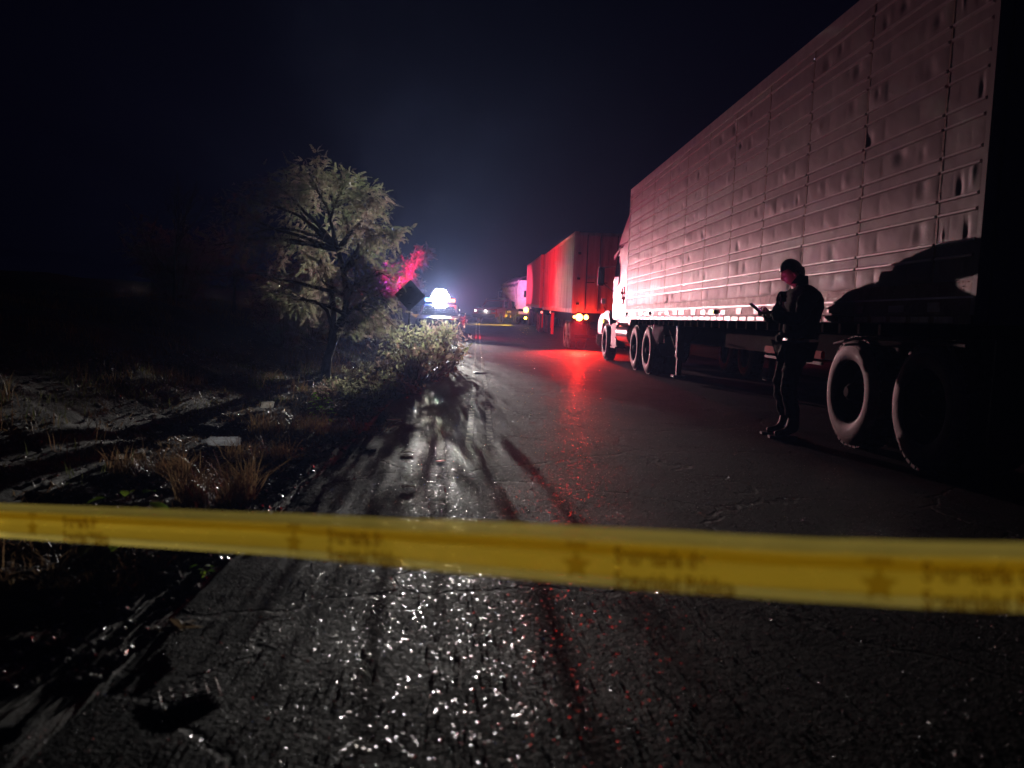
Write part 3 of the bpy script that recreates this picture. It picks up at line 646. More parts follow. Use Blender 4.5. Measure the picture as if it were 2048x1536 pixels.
# ------------------------------------------------------------------ passenger vehicles
def pickup(name, label, loc, rzr, paint, group=None, sedan=False):
    """front towards local -y"""
    t = empty(name, label, 'pickup' if not sedan else 'patrol car', loc, rzr, group); P = M[paint]; hw = .92
    if sedan:
        body = [(0, .35), (-.02, .62), (.12, .78), (1.1, .93), (3.7, .95), (4.75, .88), (4.85, .6), (4.8, .33), (4.25, .3), (4.1, .62), (3.6, .62), (3.45, .3), (1.35, .3), (1.2, .62), (.7, .62), (.55, .3)]
        cab = [(1.15, .93), (1.85, 1.42), (3.1, 1.45), (3.95, .95)]; L = 4.85; wy = (.95, 3.85)
    else:
        body = [(0, .5), (-.02, .85), (.1, 1.05), (1.35, 1.14), (5.2, 1.12), (5.25, .55), (4.55, .5), (4.4, .86), (3.85, .86), (3.7, .48), (1.4, .48), (1.25, .86), (.7, .86), (.55, .5)]
        cab = [(1.35, 1.14), (1.95, 1.72), (3.1, 1.76), (3.4, 1.7), (3.5, 1.13)]; L = 5.25; wy = (.97, 4.12)
    bd = MB(); bd.prism(body, 'x', -hw, hw); bd.build('body', P, t, 35, .04)
    cb = MB(); n = len(cab); vs = [(-hw + .05, y, z) if z < cab[1][1] - .2 else (-hw + .2, y, z) for y, z in cab] + [(hw - .05, y, z) if z < cab[1][1] - .2 else (hw - .2, y, z) for y, z in cab]
    cb.add(vs, [tuple(range(n))[::-1], tuple(range(n, 2 * n))] + [(i, (i + 1) % n, n + (i + 1) % n, n + i) for i in range(n)]); cb.build('cabin', P, t, 35, .03)
    (ya, za), (yb, zb) = cab[0], cab[1]
    def glassq(ya, za, yb, zb, wa, wb, nm, off=-.012):
        m = MB(); N = Vector((0, -(zb - za), (yb - ya))).normalized() * -off
        if N.y > 0: N = -N
        A = [Vector((-wa, ya, za)), Vector((wa, ya, za)), Vector((wb, yb, zb)), Vector((-wb, yb, zb))]
        m.add([p + N for p in A] + [p + N * .2 for p in A], [(0, 1, 2, 3), (7, 6, 5, 4), (0, 4, 5, 1), (1, 5, 6, 2), (2, 6, 7, 3), (3, 7, 4, 0)])
        return m.build(nm, M['glass'], t)
    f1, f2 = .1, .88
    glassq(ya + (yb - ya) * f1, za + (zb - za) * f1, ya + (yb - ya) * f2, za + (zb - za) * f2, hw - .14, hw - .28, 'windscreen')
    for s in (-1, 1):
        d = MB().box(s * (hw + .012), s * (hw - .01), 1.5, 2.45, .5 if not sedan else .36, 1.08 if not sedan else .9).build('door', P, t, bevel=.015)
        MB().box(s * (hw + .03), s * (hw + .013), 2.2, 2.36, (za - .12), (za - .09)).build('door_handle', M['black'], d)
        wx = hw - .115
        MB().prism([(cab[0][0] + .35, za + .06), (cab[1][0] + .06, zb - .06), (2.45, zb - .05), (2.45, za + .06)], 'x', s * (wx + .06), s * (wx - .02)).build('side_window', M['glass'], t)
        MB().box(s * (hw + .02), s * (hw + .22), 1.5, 1.58, za + .02, za + .17).build('mirror', M['black'], t, bevel=.02)
        zl = .62 if sedan else .82
        h = MB().box(s * .58, s * .86, -.05, .05, zl, zl + .14).build('headlight', M['chrome'], t, bevel=.02)
        MB().lathe([(-.055, .06), (-.07, .05), (-.075, 0)], 'y', 16, (s * .72, 0, zl + .07)).build('lamp_lens', M['emit_head'] if (name == 'pickup_truck' and s == -1 and paint == 'maroon_paint') else M['glass'], h)
    zl = .6 if sedan else .75
    g = MB().box(-.52, .52, -.045, .0, zl - .05, zl + .22).build('grille', M['black'], t, bevel=.01)
    for q in range(4): MB().box(-.5, .5, -.06, -.046, zl - .02 + .055 * q, zl + .005 + .055 * q).build('grille_bar', M['chrome'], g)
    MB().box(-.94, .94, -.14, .04, .34 if sedan else .42, .54 if sedan else .68).build('bumper', M['chrome'] if not sedan else P, t, 40, .04)
    for (s) in (-1, 1):
        for y_ in wy: wheel(t, s * (hw - .0), y_, .36 if not sedan else .33, .22, s, dusty=False, hub=False)
    return t, zb
z3 = z_at(58)
pk1, _ = pickup('pickup_truck', 'pickup with one white headlight burning, left of the two pickups far up the road', (.55, 58.5, z3), R(-24), 'maroon_paint', None)
pk2, _ = pickup('pickup_truck', 'pickup beside the livestock truck, right of the two pickups far up the road', (1.75, 57.2, z3), R(-30), 'grey_car_paint', None)
pk2.location.y = 60
for o in (pk1,):
    MB().tube([(-.85, 1.5, 1.2), (-.72, 2.0, 1.85), (.72, 2.0, 1.85), (.85, 1.5, 1.2)], .035, 8).build('roll_bar', M['chrome'], o, 40)
lens(pk2, -.5, -.15, .6, .06, 'emit_amber_dim', 'fog_lamp'); lens(pk2, .35, -.15, .7, .07, 'emit_amber_dim', 'fog_lamp')
lamp('far_headlight_glow', 'POINT', (pk1.location.x - .6, pk1.location.y - .7, z3 + .9), 25, (1, .9, .85), .05)

# the patrol car that lights the scene
FL = at(880, 600, 36.0)
zc = z_at(37)
PC, zroof = pickup('patrol_car', 'dark patrol car on the left verge with blazing white red and blue roof lights', (FL.x, FL.y - 1.95, zc), 0, 'dark_paint', sedan=True)
LBz = FL.z - zc
MB().box(-.62, .62, 2.2, 2.5, 1.45, LBz - .13).build('roof_rack', M['steel'], PC, bevel=.01)
LB = MB().box(-.66, .66, 1.98, 2.3, LBz - .12, LBz - .07).build('light_bar', M['black'], PC, bevel=.015)
for q in range(4):
    xx = -.24 + .16 * q
    h = MB().lathe([(.1, 0), (.1, .05), (.02, .078), (-.01, .078)], 'y', 20, (xx, 1.97, LBz + .01)).build('flood_lamp', M['black'], LB, 40)
for xx in (-.24, -.08, .08, .24):
    MB().lathe([(-.0, .074), (-.02, .06), (-.03, 0)], 'y', 20, (xx, 1.965, LBz + .01)).build('flood_lens', M['emit_white'], LB)
MB().lathe([(.16, 0), (.14, .3), (.02, .42), (-.0, .42)], 'y', 28, (0, 1.94, LBz + .10)).build('glare_housing', M['black'], PC, 50)  # backing shell for the added glare discs
for (qx, qz, qr) in ((0, 0, .17), (.27, .03, .13), (-.27, -.02, .13), (.14, .25, .12), (-.13, .26, .12), (.13, -.24, .12), (-.15, -.23, .12)):  # added lit discs, widening the flood lamps to the size of their glare
    MB().lathe([(-.0, qr), (-.03, qr * .7), (-.05, 0)], 'y', 20, (qx, 1.935, LBz + .10 + qz)).build('glare_disc', M['emit_white'], PC)
MB().box(.38, .66, 1.96, 2.26, LBz - .065, LBz + .06).build('red_beacon', M['emit_red'], LB, bevel=.02)
MB().box(-.66, -.38, 1.96, 2.26, LBz - .065, LBz + .06).build('blue_beacon', M['emit_blue'], LB, bevel=.02)
lamp('flood_light', 'SPOT', (0, 1.84, LBz + .08), WHITE_W, (1, .95, .88), .06, PC, R(36), 1, (math.tan(R(11)), -1, -.14))
lamp('left_flood_light', 'SPOT', (.06, 1.84, LBz + .08), WHITE2_W, (1, .95, .88), .06, PC, R(15.5), .6, (math.tan(R(2.0)), -1, -.012))
lamp('red_beacon_light', 'SPOT', (.03, 1.84, LBz + .09), RED_W, (1, .015, .15), .06, PC, R(38), 1, (math.tan(R(21)), -1, -.02))
lamp('side_red_light', 'SPOT', (.80, 2.15, LBz + .05), SIDE_RED_W, (1, .01, .02), .08, PC, R(165), .4, (1, .35, .05))
lamp('container_fill', 'SPOT', (.80, 2.0, LBz + .05), BOX_FILL_W, (1, .5, .52), .08, PC, R(50), 1, (1, -.6, .18))  # added fill for the container's near corner, no such lamp known
lamp('truck_fill', 'SPOT', (.3, 2.6, LBz + .10), TRUCK_FILL_W, (1, .25, .8), .08, PC, R(14), 1, (5.5, 22, 1.7))  # added magenta spot that brightens only the livestock truck
lamp('left_red_light', 'SPOT', (-.2, 2.15, LBz + .2), LEFT_RED_W, (1, .012, .12), .08, PC, R(84), 1, (-1, .12, .75))
lamp('left_blue_light', 'SPOT', (-.8, 2.1, LBz + .15), LEFT_BLUE_W, (.10, .12, 1), .08, PC, R(84), 1, (-1, -.1, .75))

# ------------------------------------------------------------------ road sign
sg = at(820, 591, 22.2); gz = float(gh(sg.x, sg.y))
S = empty('road_sign', 'diamond road sign on a thin post, seen from its dark back beside the bright light', 'sign', (sg.x, sg.y, gz), 0)
hz = sg.z - gz; h = .43
pl = MB().prism([(0, -h), (h, 0), (0, h), (-h, 0)], 'y', -.003, .003).build('sign_plate', M['sign'], S, bevel=0); pl.location = (0, -.03, hz); pl.rotation_euler = (0, R(.8), R(-6))
MB().box(-.026, .026, -.022, .022, -.3, hz + .3).build('post', M['post'], S, bevel=.006)
for q in (-.22, .22): MB().box(-.05, .05, -.06, -.036, hz + q - .015, hz + q + .015).build('bracket', M['steel'], S)

# ------------------------------------------------------------------ plants
def spray(n=9, L=.2, lw=.03, ln=.05, curl=.3, rnd=None):
    """a pinnate twig: leaflets in pairs along a rachis; returns V (n,3), quads"""
    V = []; Fc = []; r = rnd or random
    for i in range(n):
        t = (i + 1) / n; p = Vector((L * t, 0, -curl * L * t * t)); s_ = ln * (1 - .55 * t) * r.uniform(.8, 1.2)
        for s in (-1, 1):
            a = R(55 + r.uniform(-15, 15)); dr = Vector((math.cos(a), s * math.sin(a), r.uniform(-.35, .35))).normalized()
            sd = Vector((-dr.y, dr.x, r.uniform(-.4, .4))).normalized() * lw * .5
            b = len(V); V += [p, p + dr * s_ * .5 + sd, p + dr * s_, p + dr * s_ * .5 - sd]; Fc.append((b, b + 1, b + 2, b + 3))
    b = len(V); w = Vector((0, .003, 0)); V += [-w, w, Vector((L, 0, -curl * L)) + w * .3, Vector((L, 0, -curl * L)) - w * .3]; Fc.append((b, b + 1, b + 2, b + 3))
    return np.array([tuple(v) for v in V]), np.array(Fc)
def place_many(V, Fc, Ms):
    """copies of a small mesh under 3x4 matrices Ms (k,3,4)"""
    k = len(Ms); nv = len(V)
    out = np.einsum('kij,nj->kni', Ms[:, :, :3], V) + Ms[:, None, :, 3]
    ff = (Fc[None] + (np.arange(k) * nv)[:, None, None]).reshape(-1, Fc.shape[1])
    return out.reshape(-1, 3), ff
def orient(p, d, s, rnd, roll=None):
    d = Vector(d).normalized(); q = d.to_track_quat('X', 'Z').to_matrix() @ Matrix.Rotation(rnd.uniform(-1.2, 1.2) if roll is None else roll, 3, 'X')
    m = np.zeros((3, 4)); m[:, :3] = np.array(q) * s; m[:, 3] = p; return m
def cat(parts):
    V = []; Fc = []; b = 0
    for v, f in parts: V.append(v); Fc.append(f + b); b += len(v)
    return np.concatenate(V), np.concatenate(Fc)
rp = random.Random(11)
SPR = [spray(13, .22, .012, .052, .35, rp) for _ in range(5)]
def cluster_tree(name, label, base, clusters, leafm, spread=1.0, dens=420, trunk_r=.11, trunk_pts=None, group=None, size=1.0, seed=1, cat_='tree'):
    """clusters: (centre, radius, weight) in world space"""
    rd = random.Random(seed); t = empty(name, label, cat_, base, 0, group); B = Vector(base)
    tp = [Vector(p) - B for p in trunk_pts]; tm = MB()
    n = len(tp); tm.tube(tp, [trunk_r * (1 - .45 * i / (n - 1)) for i in range(n)], 10)
    br = MB(); tw = MB(); Ms = [[] for _ in SPR]
    for (c, r, w) in clusters:
        c = Vector(c) - B; st = min(tp[1:], key=lambda q: (q - c).length + abs(q.z - c.z + .5) * .3)
        pts = []; sag = Vector((rd.uniform(-.15, .15), rd.uniform(-.15, .15), rd.uniform(-.05, .25)))
        for i in range(7):
            u = i / 6; pts.append(st.lerp(c, u) + sag * math.sin(PI * u) + Vector((rd.uniform(-1, 1), rd.uniform(-1, 1), rd.uniform(-1, 1))) * .03 * (0 < i < 6))
        br.tube(pts, [trunk_r * .42 * (1 - .8 * i / 6) + .006 for i in range(7)], 6)
        for q in range(int(9 * w) + 4):
            d = Vector((rd.gauss(0, 1), rd.gauss(0, 1), rd.gauss(0, .8))).normalized(); e = c + d * r * rd.uniform(.5, 1.0)
            s0 = pts[rd.choice((4, 5, 6))]; mid = s0.lerp(e, .5) + Vector((0, 0, rd.uniform(-.04, .1)))
            tw.tube([s0, mid, e], [.008, .006, .003], 4, cap=False)
            for k in range(int(dens * w / 14)):
                u = rd.uniform(.25, 1.05); p = s0.lerp(e, u) + Vector((rd.gauss(0, 1), rd.gauss(0, 1), rd.gauss(0, 1))) * .09 * spread
                dd = (e - s0).normalized() + Vector((rd.gauss(0, .8), rd.gauss(0, .8), rd.gauss(-.1, .6)))
                Ms[rd.randrange(len(SPR))].append(orient(p, dd, size * rd.uniform(.6, 1.25), rd))
    tm.build('trunk', M['bark'], t, 60); o = br.build('branch', M['bark'], t, 60); o['kind'] = 'stuff'; tw.build('twig', M['bark'], t)['kind'] = 'stuff'
    if dens:
        V, Fc = cat([place_many(*SPR[i], np.array(Ms[i])) for i in range(len(SPR)) if Ms[i]])
        link('crown', np_mesh('crown', V, Fc, leafm), None, t)
    return t
def K(px, py, Y, r, w=1): return (at(px, py, Y), r, w)
tb0 = on_ground(652, 748); tY = 13.2
tb0 = at(650, 752, tY); tb0.z = float(gh(tb0.x, tb0.y)) - .1
tpts = [tb0, at(655, 715, tY), at(672, 670, tY), at(690, 630, tY), at(694, 590, tY + .1), at(688, 545, tY + .1), at(676, 500, tY + .2)]
cl = [K(505, 405, 13.9, .42, .7), K(560, 375, 13.6, .45, .9), K(620, 360, 13.3, .45, 1), K(690, 368, 13.0, .42, 1), K(742, 398, 13.2, .3, .8),
      K(600, 420, 14.0, .5, .8), K(690, 430, 13.6, .42, .8), K(750, 470, 13.0, .34, .9), K(790, 478, 13.4, .22, .5), K(715, 500, 13.3, .36, .6),
      K(760, 545, 13.1, .36, .6), K(712, 565, 12.8, .35, .5), K(770, 600, 13.5, .30, .6), K(728, 625, 12.9, .32, .6), K(775, 640, 13.4, .2, .5),
      K(705, 650, 12.9, .24, .5), K(640, 560, 13.8, .42, .7), K(560, 500, 14.2, .5, .6), K(500, 470, 14.6, .5, .5), K(590, 600, 13.6, .42, .6), K(540, 580, 14.2, .45, .5), K(645, 490, 13.9, .4, .6), K(450, 420, 14.6, .45, .5), K(470, 540, 14.9, .5, .5), K(430, 490, 15.2, .5, .4)]
cluster_tree('feathery_tree', 'leaning tree with feathery leaves, dark trunk, lit on its right side by the road', tb0, cl, M['leaf_tree'], trunk_pts=tpts, dens=340, trunk_r=.075, size=.72, seed=5)
# second thin trunk beside it
b2 = at(645, 745, 13.9); b2.z = float(gh(b2.x, b2.y)) - .1
cluster_tree('slim_tree', 'slim dark tree close behind the leaning feathery tree', b2, [K(640, 520, 14.2, .35, .5), K(600, 470, 14.6, .4, .5)], M['leaf_tree'], trunk_pts=[b2, at(662, 690, 13.9), at(668, 630, 13.9), at(662, 570, 14), at(650, 530, 14.1)], dens=300, trunk_r=.07, seed=9)
# trees next to the patrol car, washed pink and violet
for i, (px, py, Y, lab, cls) in enumerate([
    (790, 640, 37.5, 'bushy tree washed magenta just behind the diamond sign', [(835, 520, .5), (820, 545, .5), (845, 505, .35), (800, 555, .5), (780, 575, .45), (770, 545, .5), (830, 575, .4)]),
    (760, 640, 39.5, 'tree tinted violet left of the diamond sign', [(770, 590, .6), (800, 600, .5), (745, 560, .6), (720, 600, .6), (765, 525, .6), (800, 530, .5)])]):
    b = at(px, py, Y); b.z = float(gh(b.x, b.y)) - .1; tp_ = [b, at(px + 5, (py + 600) / 2, Y), at(px + 8, 590, Y), at(px + 10, 565, Y)]
    cluster_tree('roadside_tree', lab, b, [K(a, b_, Y + rp.uniform(-.6, .6), r_, 1.1) for a, b_, r_ in cls], M['leaf_far'], trunk_pts=tp_, dens=330, trunk_r=.09, seed=20 + i, size=1.3)
# faint bare trees high on the left bank
def bare_tree(name, label, base, scale, seed, lean=(0, 0)):
    rd = random.Random(seed); t = empty(name, label, 'tree', base); tr = MB(); br = MB()
    tr.tube([(0, 0, -.2), (lean[0] * .3, 0, .8 * scale), (lean[0] * .6, 0, 1.5 * scale)], [.08 * scale, .06 * scale, .045 * scale], 8)
    def rec(p, d, L, r, n):
        pts = [p]; q = Vector(p)
        for i in range(4):
            q = q + d * L / 4 + Vector((rd.gauss(0, .03), rd.gauss(0, .03), rd.gauss(.01, .02))) * L; pts.append(Vector(q))
        br.tube(pts, [r, r * .85, r * .75, r * .65, r * .5], 5, cap=False)
        if n:
            for k in range(rd.choice((2, 3))):
                dd = (d + Vector((rd.gauss(0, .45), rd.gauss(0, .45), rd.uniform(0, .5)))).normalized(); rec(pts[rd.choice((2, 3, 4))], dd, L * rd.uniform(.6, .85), r * .55, n - 1)
    for k in range(5): rec(Vector((lean[0] * .6, 0, 1.4 * scale - .12 * k * scale)), Vector((rd.gauss(0, .5), rd.gauss(0, .5), 1)).normalized(), 1.0 * scale, .032 * scale, 4)
    tr.build('trunk', M['bark'], t, 60); br.build('branch', M['bark'], t)['kind'] = 'stuff'; return t
for (px, py, Y, s, sd, lab) in ((350, 500, 15.5, .62, 3, 'bare many-stemmed tree faint on the dark bank, left of the leafy tree'), (470, 470, 17.5, .6, 8, 'bare tree with a bent pale limb behind the leafy crown'),):
    b = at(px, py, Y); b.z = float(gh(b.x, b.y)); bare_tree('bare_tree', lab, b, s, sd)

SPB = [spray(7, .15, .030, .055, .4, rp) for _ in range(5)]
def shrub_mesh(seed, h=.7, r=.5, nst=22, leafm='leaf_shrub', nsp=8, sz=.75, SPR=SPB):
    rd = random.Random(seed); st = MB(); Ms = [[] for _ in SPR]
    for k in range(nst):
        a = rd.uniform(0, 2 * PI); rr_ = r * math.sqrt(rd.random()); tip = Vector((rr_ * math.cos(a), rr_ * math.sin(a), h * rd.uniform(.45, 1.05))); b = Vector((rr_ * .25 * math.cos(a), rr_ * .25 * math.sin(a), -.05))
        mid = b.lerp(tip, .55) + Vector((0, 0, .08 * h)); st.tube([b, mid, tip], [.008, .006, .002], 4, cap=False)
        for q in range(nsp):
            u = (q + .6) / nsp; p = b.lerp(mid, u * 2) if u < .5 else mid.lerp(tip, u * 2 - 1)
            aa = rd.uniform(0, 2 * PI); Ms[rd.randrange(len(SPR))].append(orient(p, (math.cos(aa), math.sin(aa), rd.uniform(-.5, .8)), sz * rd.uniform(.5, 1.2), rd))
        Ms[rd.randrange(len(SPR))].append(orient(tip, (rd.gauss(0, .4), rd.gauss(0, .4), 1), sz * .7, rd))
    V, Fc = cat([place_many(*SPR[i], np.array(Ms[i])) for i in range(len(SPR)) if Ms[i]])
    return st.mesh('stem', M['stem']), np_mesh('foliage', V, Fc, M[leafm])
M['leaf_brown'] = leaf_mat('browned_weed_leaf', (.42, .30, .22), (.56, .42, .34), .65)
SH = [shrub_mesh(1, .55, .55, 24, 'leaf_shrub', 8, .8), shrub_mesh(2, .62, .5, 22, 'leaf_brown', 9, .7), shrub_mesh(3, .5, .6, 28, 'leaf_shrub', 7, .9), shrub_mesh(4, .66, .45, 20, 'leaf_shrub', 9, .75), shrub_mesh(5, .42, .6, 26, 'leaf_brown', 6, .85)]
spots = [(700, 752, 'lowest pale weed clump at the foot of the leaning trunk'), (735, 742, 'pale feathery weed clump right of the leaning trunk'), (775, 738, 'feathery weed clump left of the sign post foot'),
         (745, 770, 'dull weed clump among white litter below the trunk'), (805, 735, 'bright weed clump at the sign post foot'), (845, 728, 'bright weed clump just right of the sign post'),
         (868, 715, 'bright weed clump between sign post and road edge'), (885, 700, 'lit weed clump leaning over the road edge'), (905, 690, 'weed clump furthest right, its leaves over the asphalt'),
         (870, 690, 'brightest weed clump under the patrol light'), (838, 700, 'upper weed clump right behind the sign post'), (800, 708, 'upper weed clump left behind the sign post'),
         (895, 735, 'weed clump on the road edge casting long shadow'), (825, 762, 'brownish weed clump below the sign post'), (865, 752, 'low weed clump below the bright ones near asphalt'),
         (780, 775, 'dusky weed clump beside a scrap of white paper'), (912, 676, 'small weed clump far up the verge'), (886, 672, 'small pale weed clump in front of the patrol car'), (858, 672, 'pale weed clump at the patrol car bumper'), (672, 778, 'small dim weed clump left of the lowest pale clump'), (700, 790, 'small dim weed clump above the white crumpled paper'),
         (755, 795, 'low dark weed clump at the asphalt edge right of the white paper'), (650, 800, 'small weed clump behind the upright bright green plant'), (815, 785, 'low weed clump alone on the asphalt edge below the brownish one')]
for i, (px, py, lab) in enumerate(spots):
    g = on_ground(px, py); 
    t = empty('weed_clump', lab, 'weed', (g.x, g.y, float(gh(g.x, g.y)) if g.x < -1.0 else float(gh(-1.3, g.y))), rp.uniform(0, 6), 'feathery weeds along the verge')
    s = rp.uniform(.9, 1.2) * (1 if g.y < 22 else 1.1); s *= {0: .35, 1: .4, 2: .5, 3: .4, 4: .8, 15: .5, 19: .4, 20: .4, 21: .5, 22: .4, 23: .5}.get(i, 1.08); t.scale = (s, s, s * rp.uniform(.9, 1.2))
    a, b = SH[(i * 3) % 5]; link('stem', a, None, t); link('foliage', b, None, t)
BS = [shrub_mesh(s, 1.7, 1.15, 60, 'leaf_tree', 14, 1.3, SPR) for s in (21, 22)]
for i, (x, y, lab) in enumerate([(-4.0, 19.5, 'dark bush on the bank just left of the leaning trunk'), (-5.6, 23.5, 'dark bush higher up the bank behind the leafy crown'), (-6.6, 18.0, 'dark bush at mid height of the left bank'), (-4.6, 27.5, 'far dark bush on the bank toward the patrol car'), (-8.2, 22.5, 'dark bush furthest left on the bank'), (-3.6, 15.2, 'low dark bush beside the foot of the leaning tree'), (-2.95, 20.6, 'rounded bush added between the trunk and the sign to shade the bank'), (-2.7, 25.0, 'bush added behind the diamond sign to shade the bank'), (-3.5, 17.0, 'brownish bush added left of the tree foot to shade the bank')]):  # last three bushes are added to block the flood from the bank
    t = empty('bank_bush', lab, 'bush', (x, y, float(gh(x, y)) - .05), i * 1.3, 'dark bushes on the bank'); q = (1, 1.15, 1.05, 1.1, 1.2, .6, .72, .6, .62)[i]; t.scale = (q, q, q * .95)
    a, b = BS[i % 2]; link('stem', a, None, t); link('foliage', b, None, t)
# broad leafed plants
def leafy_plant(name, label, loc, h, nl, ls, seed, matn='leaf_green', r=.2):
    rd = random.Random(seed); t = empty(name, label, 'plant', loc); st = MB()
    for k in range(nl):
        u = (k + 1) / nl; a = k * 2.4; b = Vector((0.01 * math.sin(k), 0, h * u * .8)); d = Vector((math.cos(a), math.sin(a), rd.uniform(.1, .8)))
        tip = b + d * r * (1 - .5 * u) ; st.tube([b, tip], [.004, .002], 4, cap=False)
        L = ls * rd.uniform(.7, 1.2); dd = (d + Vector((0, 0, -.5))).normalized(); sd = dd.cross(Vector((0, 0, 1))).normalized()
        up = sd.cross(dd); V = []; Fc = []
        nn = 6
        for i in range(nn + 1):
            q = i / nn; w = L * .36 * math.sin(PI * min(1, q * 1.02)) ** .7 * (1.25 - .6 * q); c = tip + dd * L * q + Vector((0, 0, -.25 * L * q * q))
            V += [c - sd * w + up * w * .25, c, c + sd * w + up * w * .25]
        for i in range(nn): b0 = i * 3; Fc += [(b0, b0 + 1, b0 + 4, b0 + 3), (b0 + 1, b0 + 2, b0 + 5, b0 + 4)]
        MB().add(V, Fc).build('leaf', M[matn], t, 80)
    st.tube([(0, 0, -.03), (0.01, 0, h * .8)], [.007, .004], 5); st.build('stem', M['stem'], t)
g = on_ground(642, 838); leafy_plant('leafy_plant', 'upright bright green plant at the road verge, left of the white paper', (g.x, g.y, float(gh(g.x, g.y))), .36, 42, .05, 3, r=.1)
g = on_ground(262, 1112); leafy_plant('leafy_plant', 'yellow-green broad leafed plant seen through the tape at left', (g.x, g.y, float(gh(g.x, g.y))), .34, 15, .10, 5, r=.15)
g = on_ground(405, 1150); leafy_plant('leafy_plant', 'small dim seedling on the dirt just under the tape', (g.x, g.y, float(gh(g.x, g.y))), .05, 5, .03, 6, r=.02)
g = on_ground(190, 1100); leafy_plant('leafy_plant', 'low dark green plant left of the yellow-green one behind the tape', (g.x, g.y, float(gh(g.x, g.y))), .16, 10, .07, 16, 'grass_green', r=.12)

# grass
def blades(pts, hmin, hmax, w, name, matn, lean=.5, seed=0):
    rg = np.random.default_rng(seed); n = len(pts); a = rg.uniform(0, 2 * PI, n); h = rg.uniform(hmin, hmax, n) * (.5 + rg.random(n) * .7); la = rg.uniform(0, 2 * PI, n); ln = rg.random(n) * lean * h
    s = np.stack([np.cos(a), np.sin(a), 0 * a], -1) * (w * .5); d = np.stack([np.cos(la) * ln, np.sin(la) * ln, 0 * la], -1)
    P = np.asarray(pts); up = np.array([0, 0, 1.0])
    m = P + d * .35 + up * (h * .55)[:, None]; tp = P + d + up * h[:, None]
    V = np.stack([P - s, P + s, m + s * .8, m - s * .8, tp + s * .15, tp - s * .15], 1).reshape(-1, 3)
    b = np.arange(n)[:, None] * 6; Fc = np.concatenate([b + np.array([0, 1, 2, 3]), b + np.array([3, 2, 4, 5])])
    return link(name, np_mesh(name, V, Fc, M[matn]))
def scat(n, xa, xb, ya, yb, dfun=None, seed=0, ypow=1.6, thr=.0, clump=.0):
    rg = np.random.default_rng(seed); x = rg.uniform(xa, xb, n); y = ya + (yb - ya) * rg.random(n) ** ypow
    k = fbm(x * 1.1 + seed, y * .9, 3) > thr; x = x[k]; y = y[k]; k = ~((y < 9.5) & (x > -3.2) & (x < -1.2) & (rg.random(len(x)) < .8)); x = x[k]; y = y[k]
    if clump:
        x = x + 0; 
    return np.stack([x, y, gh(x, y) - .01], -1)
p = scat(45000, -7.5, -1.75, 2.5, 40, seed=4, thr=.05)
tag(blades(p, .04, .20, .007, 'dry_grass', 'grass', .7, 1), kind='stuff')
p = scat(30000, -4.2, -1.35, 3, 30, seed=8, thr=.12)
tag(blades(p, .03, .12, .007, 'green_grass', 'grass_green', .8, 2), kind='stuff')
rg0 = np.random.default_rng(77); n = 16000; y = 3.0 + 15 * rg0.random(n) ** 1.6; x = -1.25 - 3.4 * rg0.random(n)
k = fbm(x * 2.1, y * 1.8, 3) > -.15; x = x[k]; y = y[k]
tag(blades(np.stack([x, y, gh(x, y) + .004], -1), .02, .06, .006, 'straw_litter', 'grass', 3.2, 12), kind='stuff')
def tuft(px, py, n, r, h, lab, seed):
    g = on_ground(px, py); rg = np.random.default_rng(seed); a = rg.uniform(0, 6.28, n); q = r * np.sqrt(rg.random(n)); x = g.x + q * np.cos(a); y = g.y + q * np.sin(a)
    o = blades(np.stack([x, y, gh(x, y)], -1), h * .5, h, .006, 'grass_tuft', 'grass', 1.1, seed)
    return tag(o, lab, 'grass tuft', 'dry grass tufts on the verge')
tuft(430, 985, 420, .22, .26, 'orange-brown dry grass tuft nearest the tape, below the white bottle', 31)
tuft(300, 930, 300, .25, .16, 'flattened dry grass tuft at the left end of the lit dirt strip', 32)
tuft(580, 850, 380, .35, .2, 'dry grass tuft between white bottle and green plant', 33)
tuft(520, 900, 220, .25, .14, 'thin dry grass tuft just right of the white bottle', 34)
tuft(700, 860, 200, .3, .16, 'dim grass tuft at the asphalt edge right of the green plant', 35)

# gravel and debris (real chips)
OCT = (np.array([(1, 0, 0), (-1, 0, 0), (0, 1, 0), (0, -1, 0), (0, 0, 1), (0, 0, -1)], float), np.array([(0, 2, 4), (2, 1, 4), (1, 3, 4), (3, 0, 4), (2, 0, 5), (1, 2, 5), (3, 1, 5), (0, 3, 5)]))
def chips(x, y, z, s, name, matn, flat=.6, seed=0):
    rg = np.random.default_rng(seed); n = len(x); a = rg.uniform(0, 6.28, n); sx = s * rg.uniform(.5, 1.3, n); sy = s * rg.uniform(.4, 1, n); sz = s * flat * rg.uniform(.5, 1.2, n)
    tl = rg.normal(0, .3, n); Ms = np.zeros((n, 3, 4)); ca, sa = np.cos(a), np.sin(a)
    Ms[:, 0, 0] = ca * sx; Ms[:, 0, 1] = -sa * sy; Ms[:, 1, 0] = sa * sx; Ms[:, 1, 1] = ca * sy; Ms[:, 2, 2] = sz; Ms[:, 2, 0] = tl * sx
    Ms[:, 0, 3] = x; Ms[:, 1, 3] = y; Ms[:, 2, 3] = z + sz * .35
    return link(name, np_mesh(name, *place_many(*OCT, Ms), M[matn]))
rg = np.random.default_rng(3)
n = 15000; y = 1.6 + 12 * rg.random(n) ** 1.9; x = rg.uniform(-1.0, 1, n) * (.9 + y * .32) + .25; k = (x > EDGE(y) + .03) & (x < 3.0); x, y = x[k], y[k]
tag(chips(x, y, road_h(x, y), .0024 + .0034 * rg.random(len(x)) ** 3, 'loose_gravel', 'stone', .8, 1), kind='stuff')
n = 14000; y = 2.2 + 16 * rg.random(n) ** 1.6; x = -1.0 - 3.2 * rg.random(n) ** 1.3; 
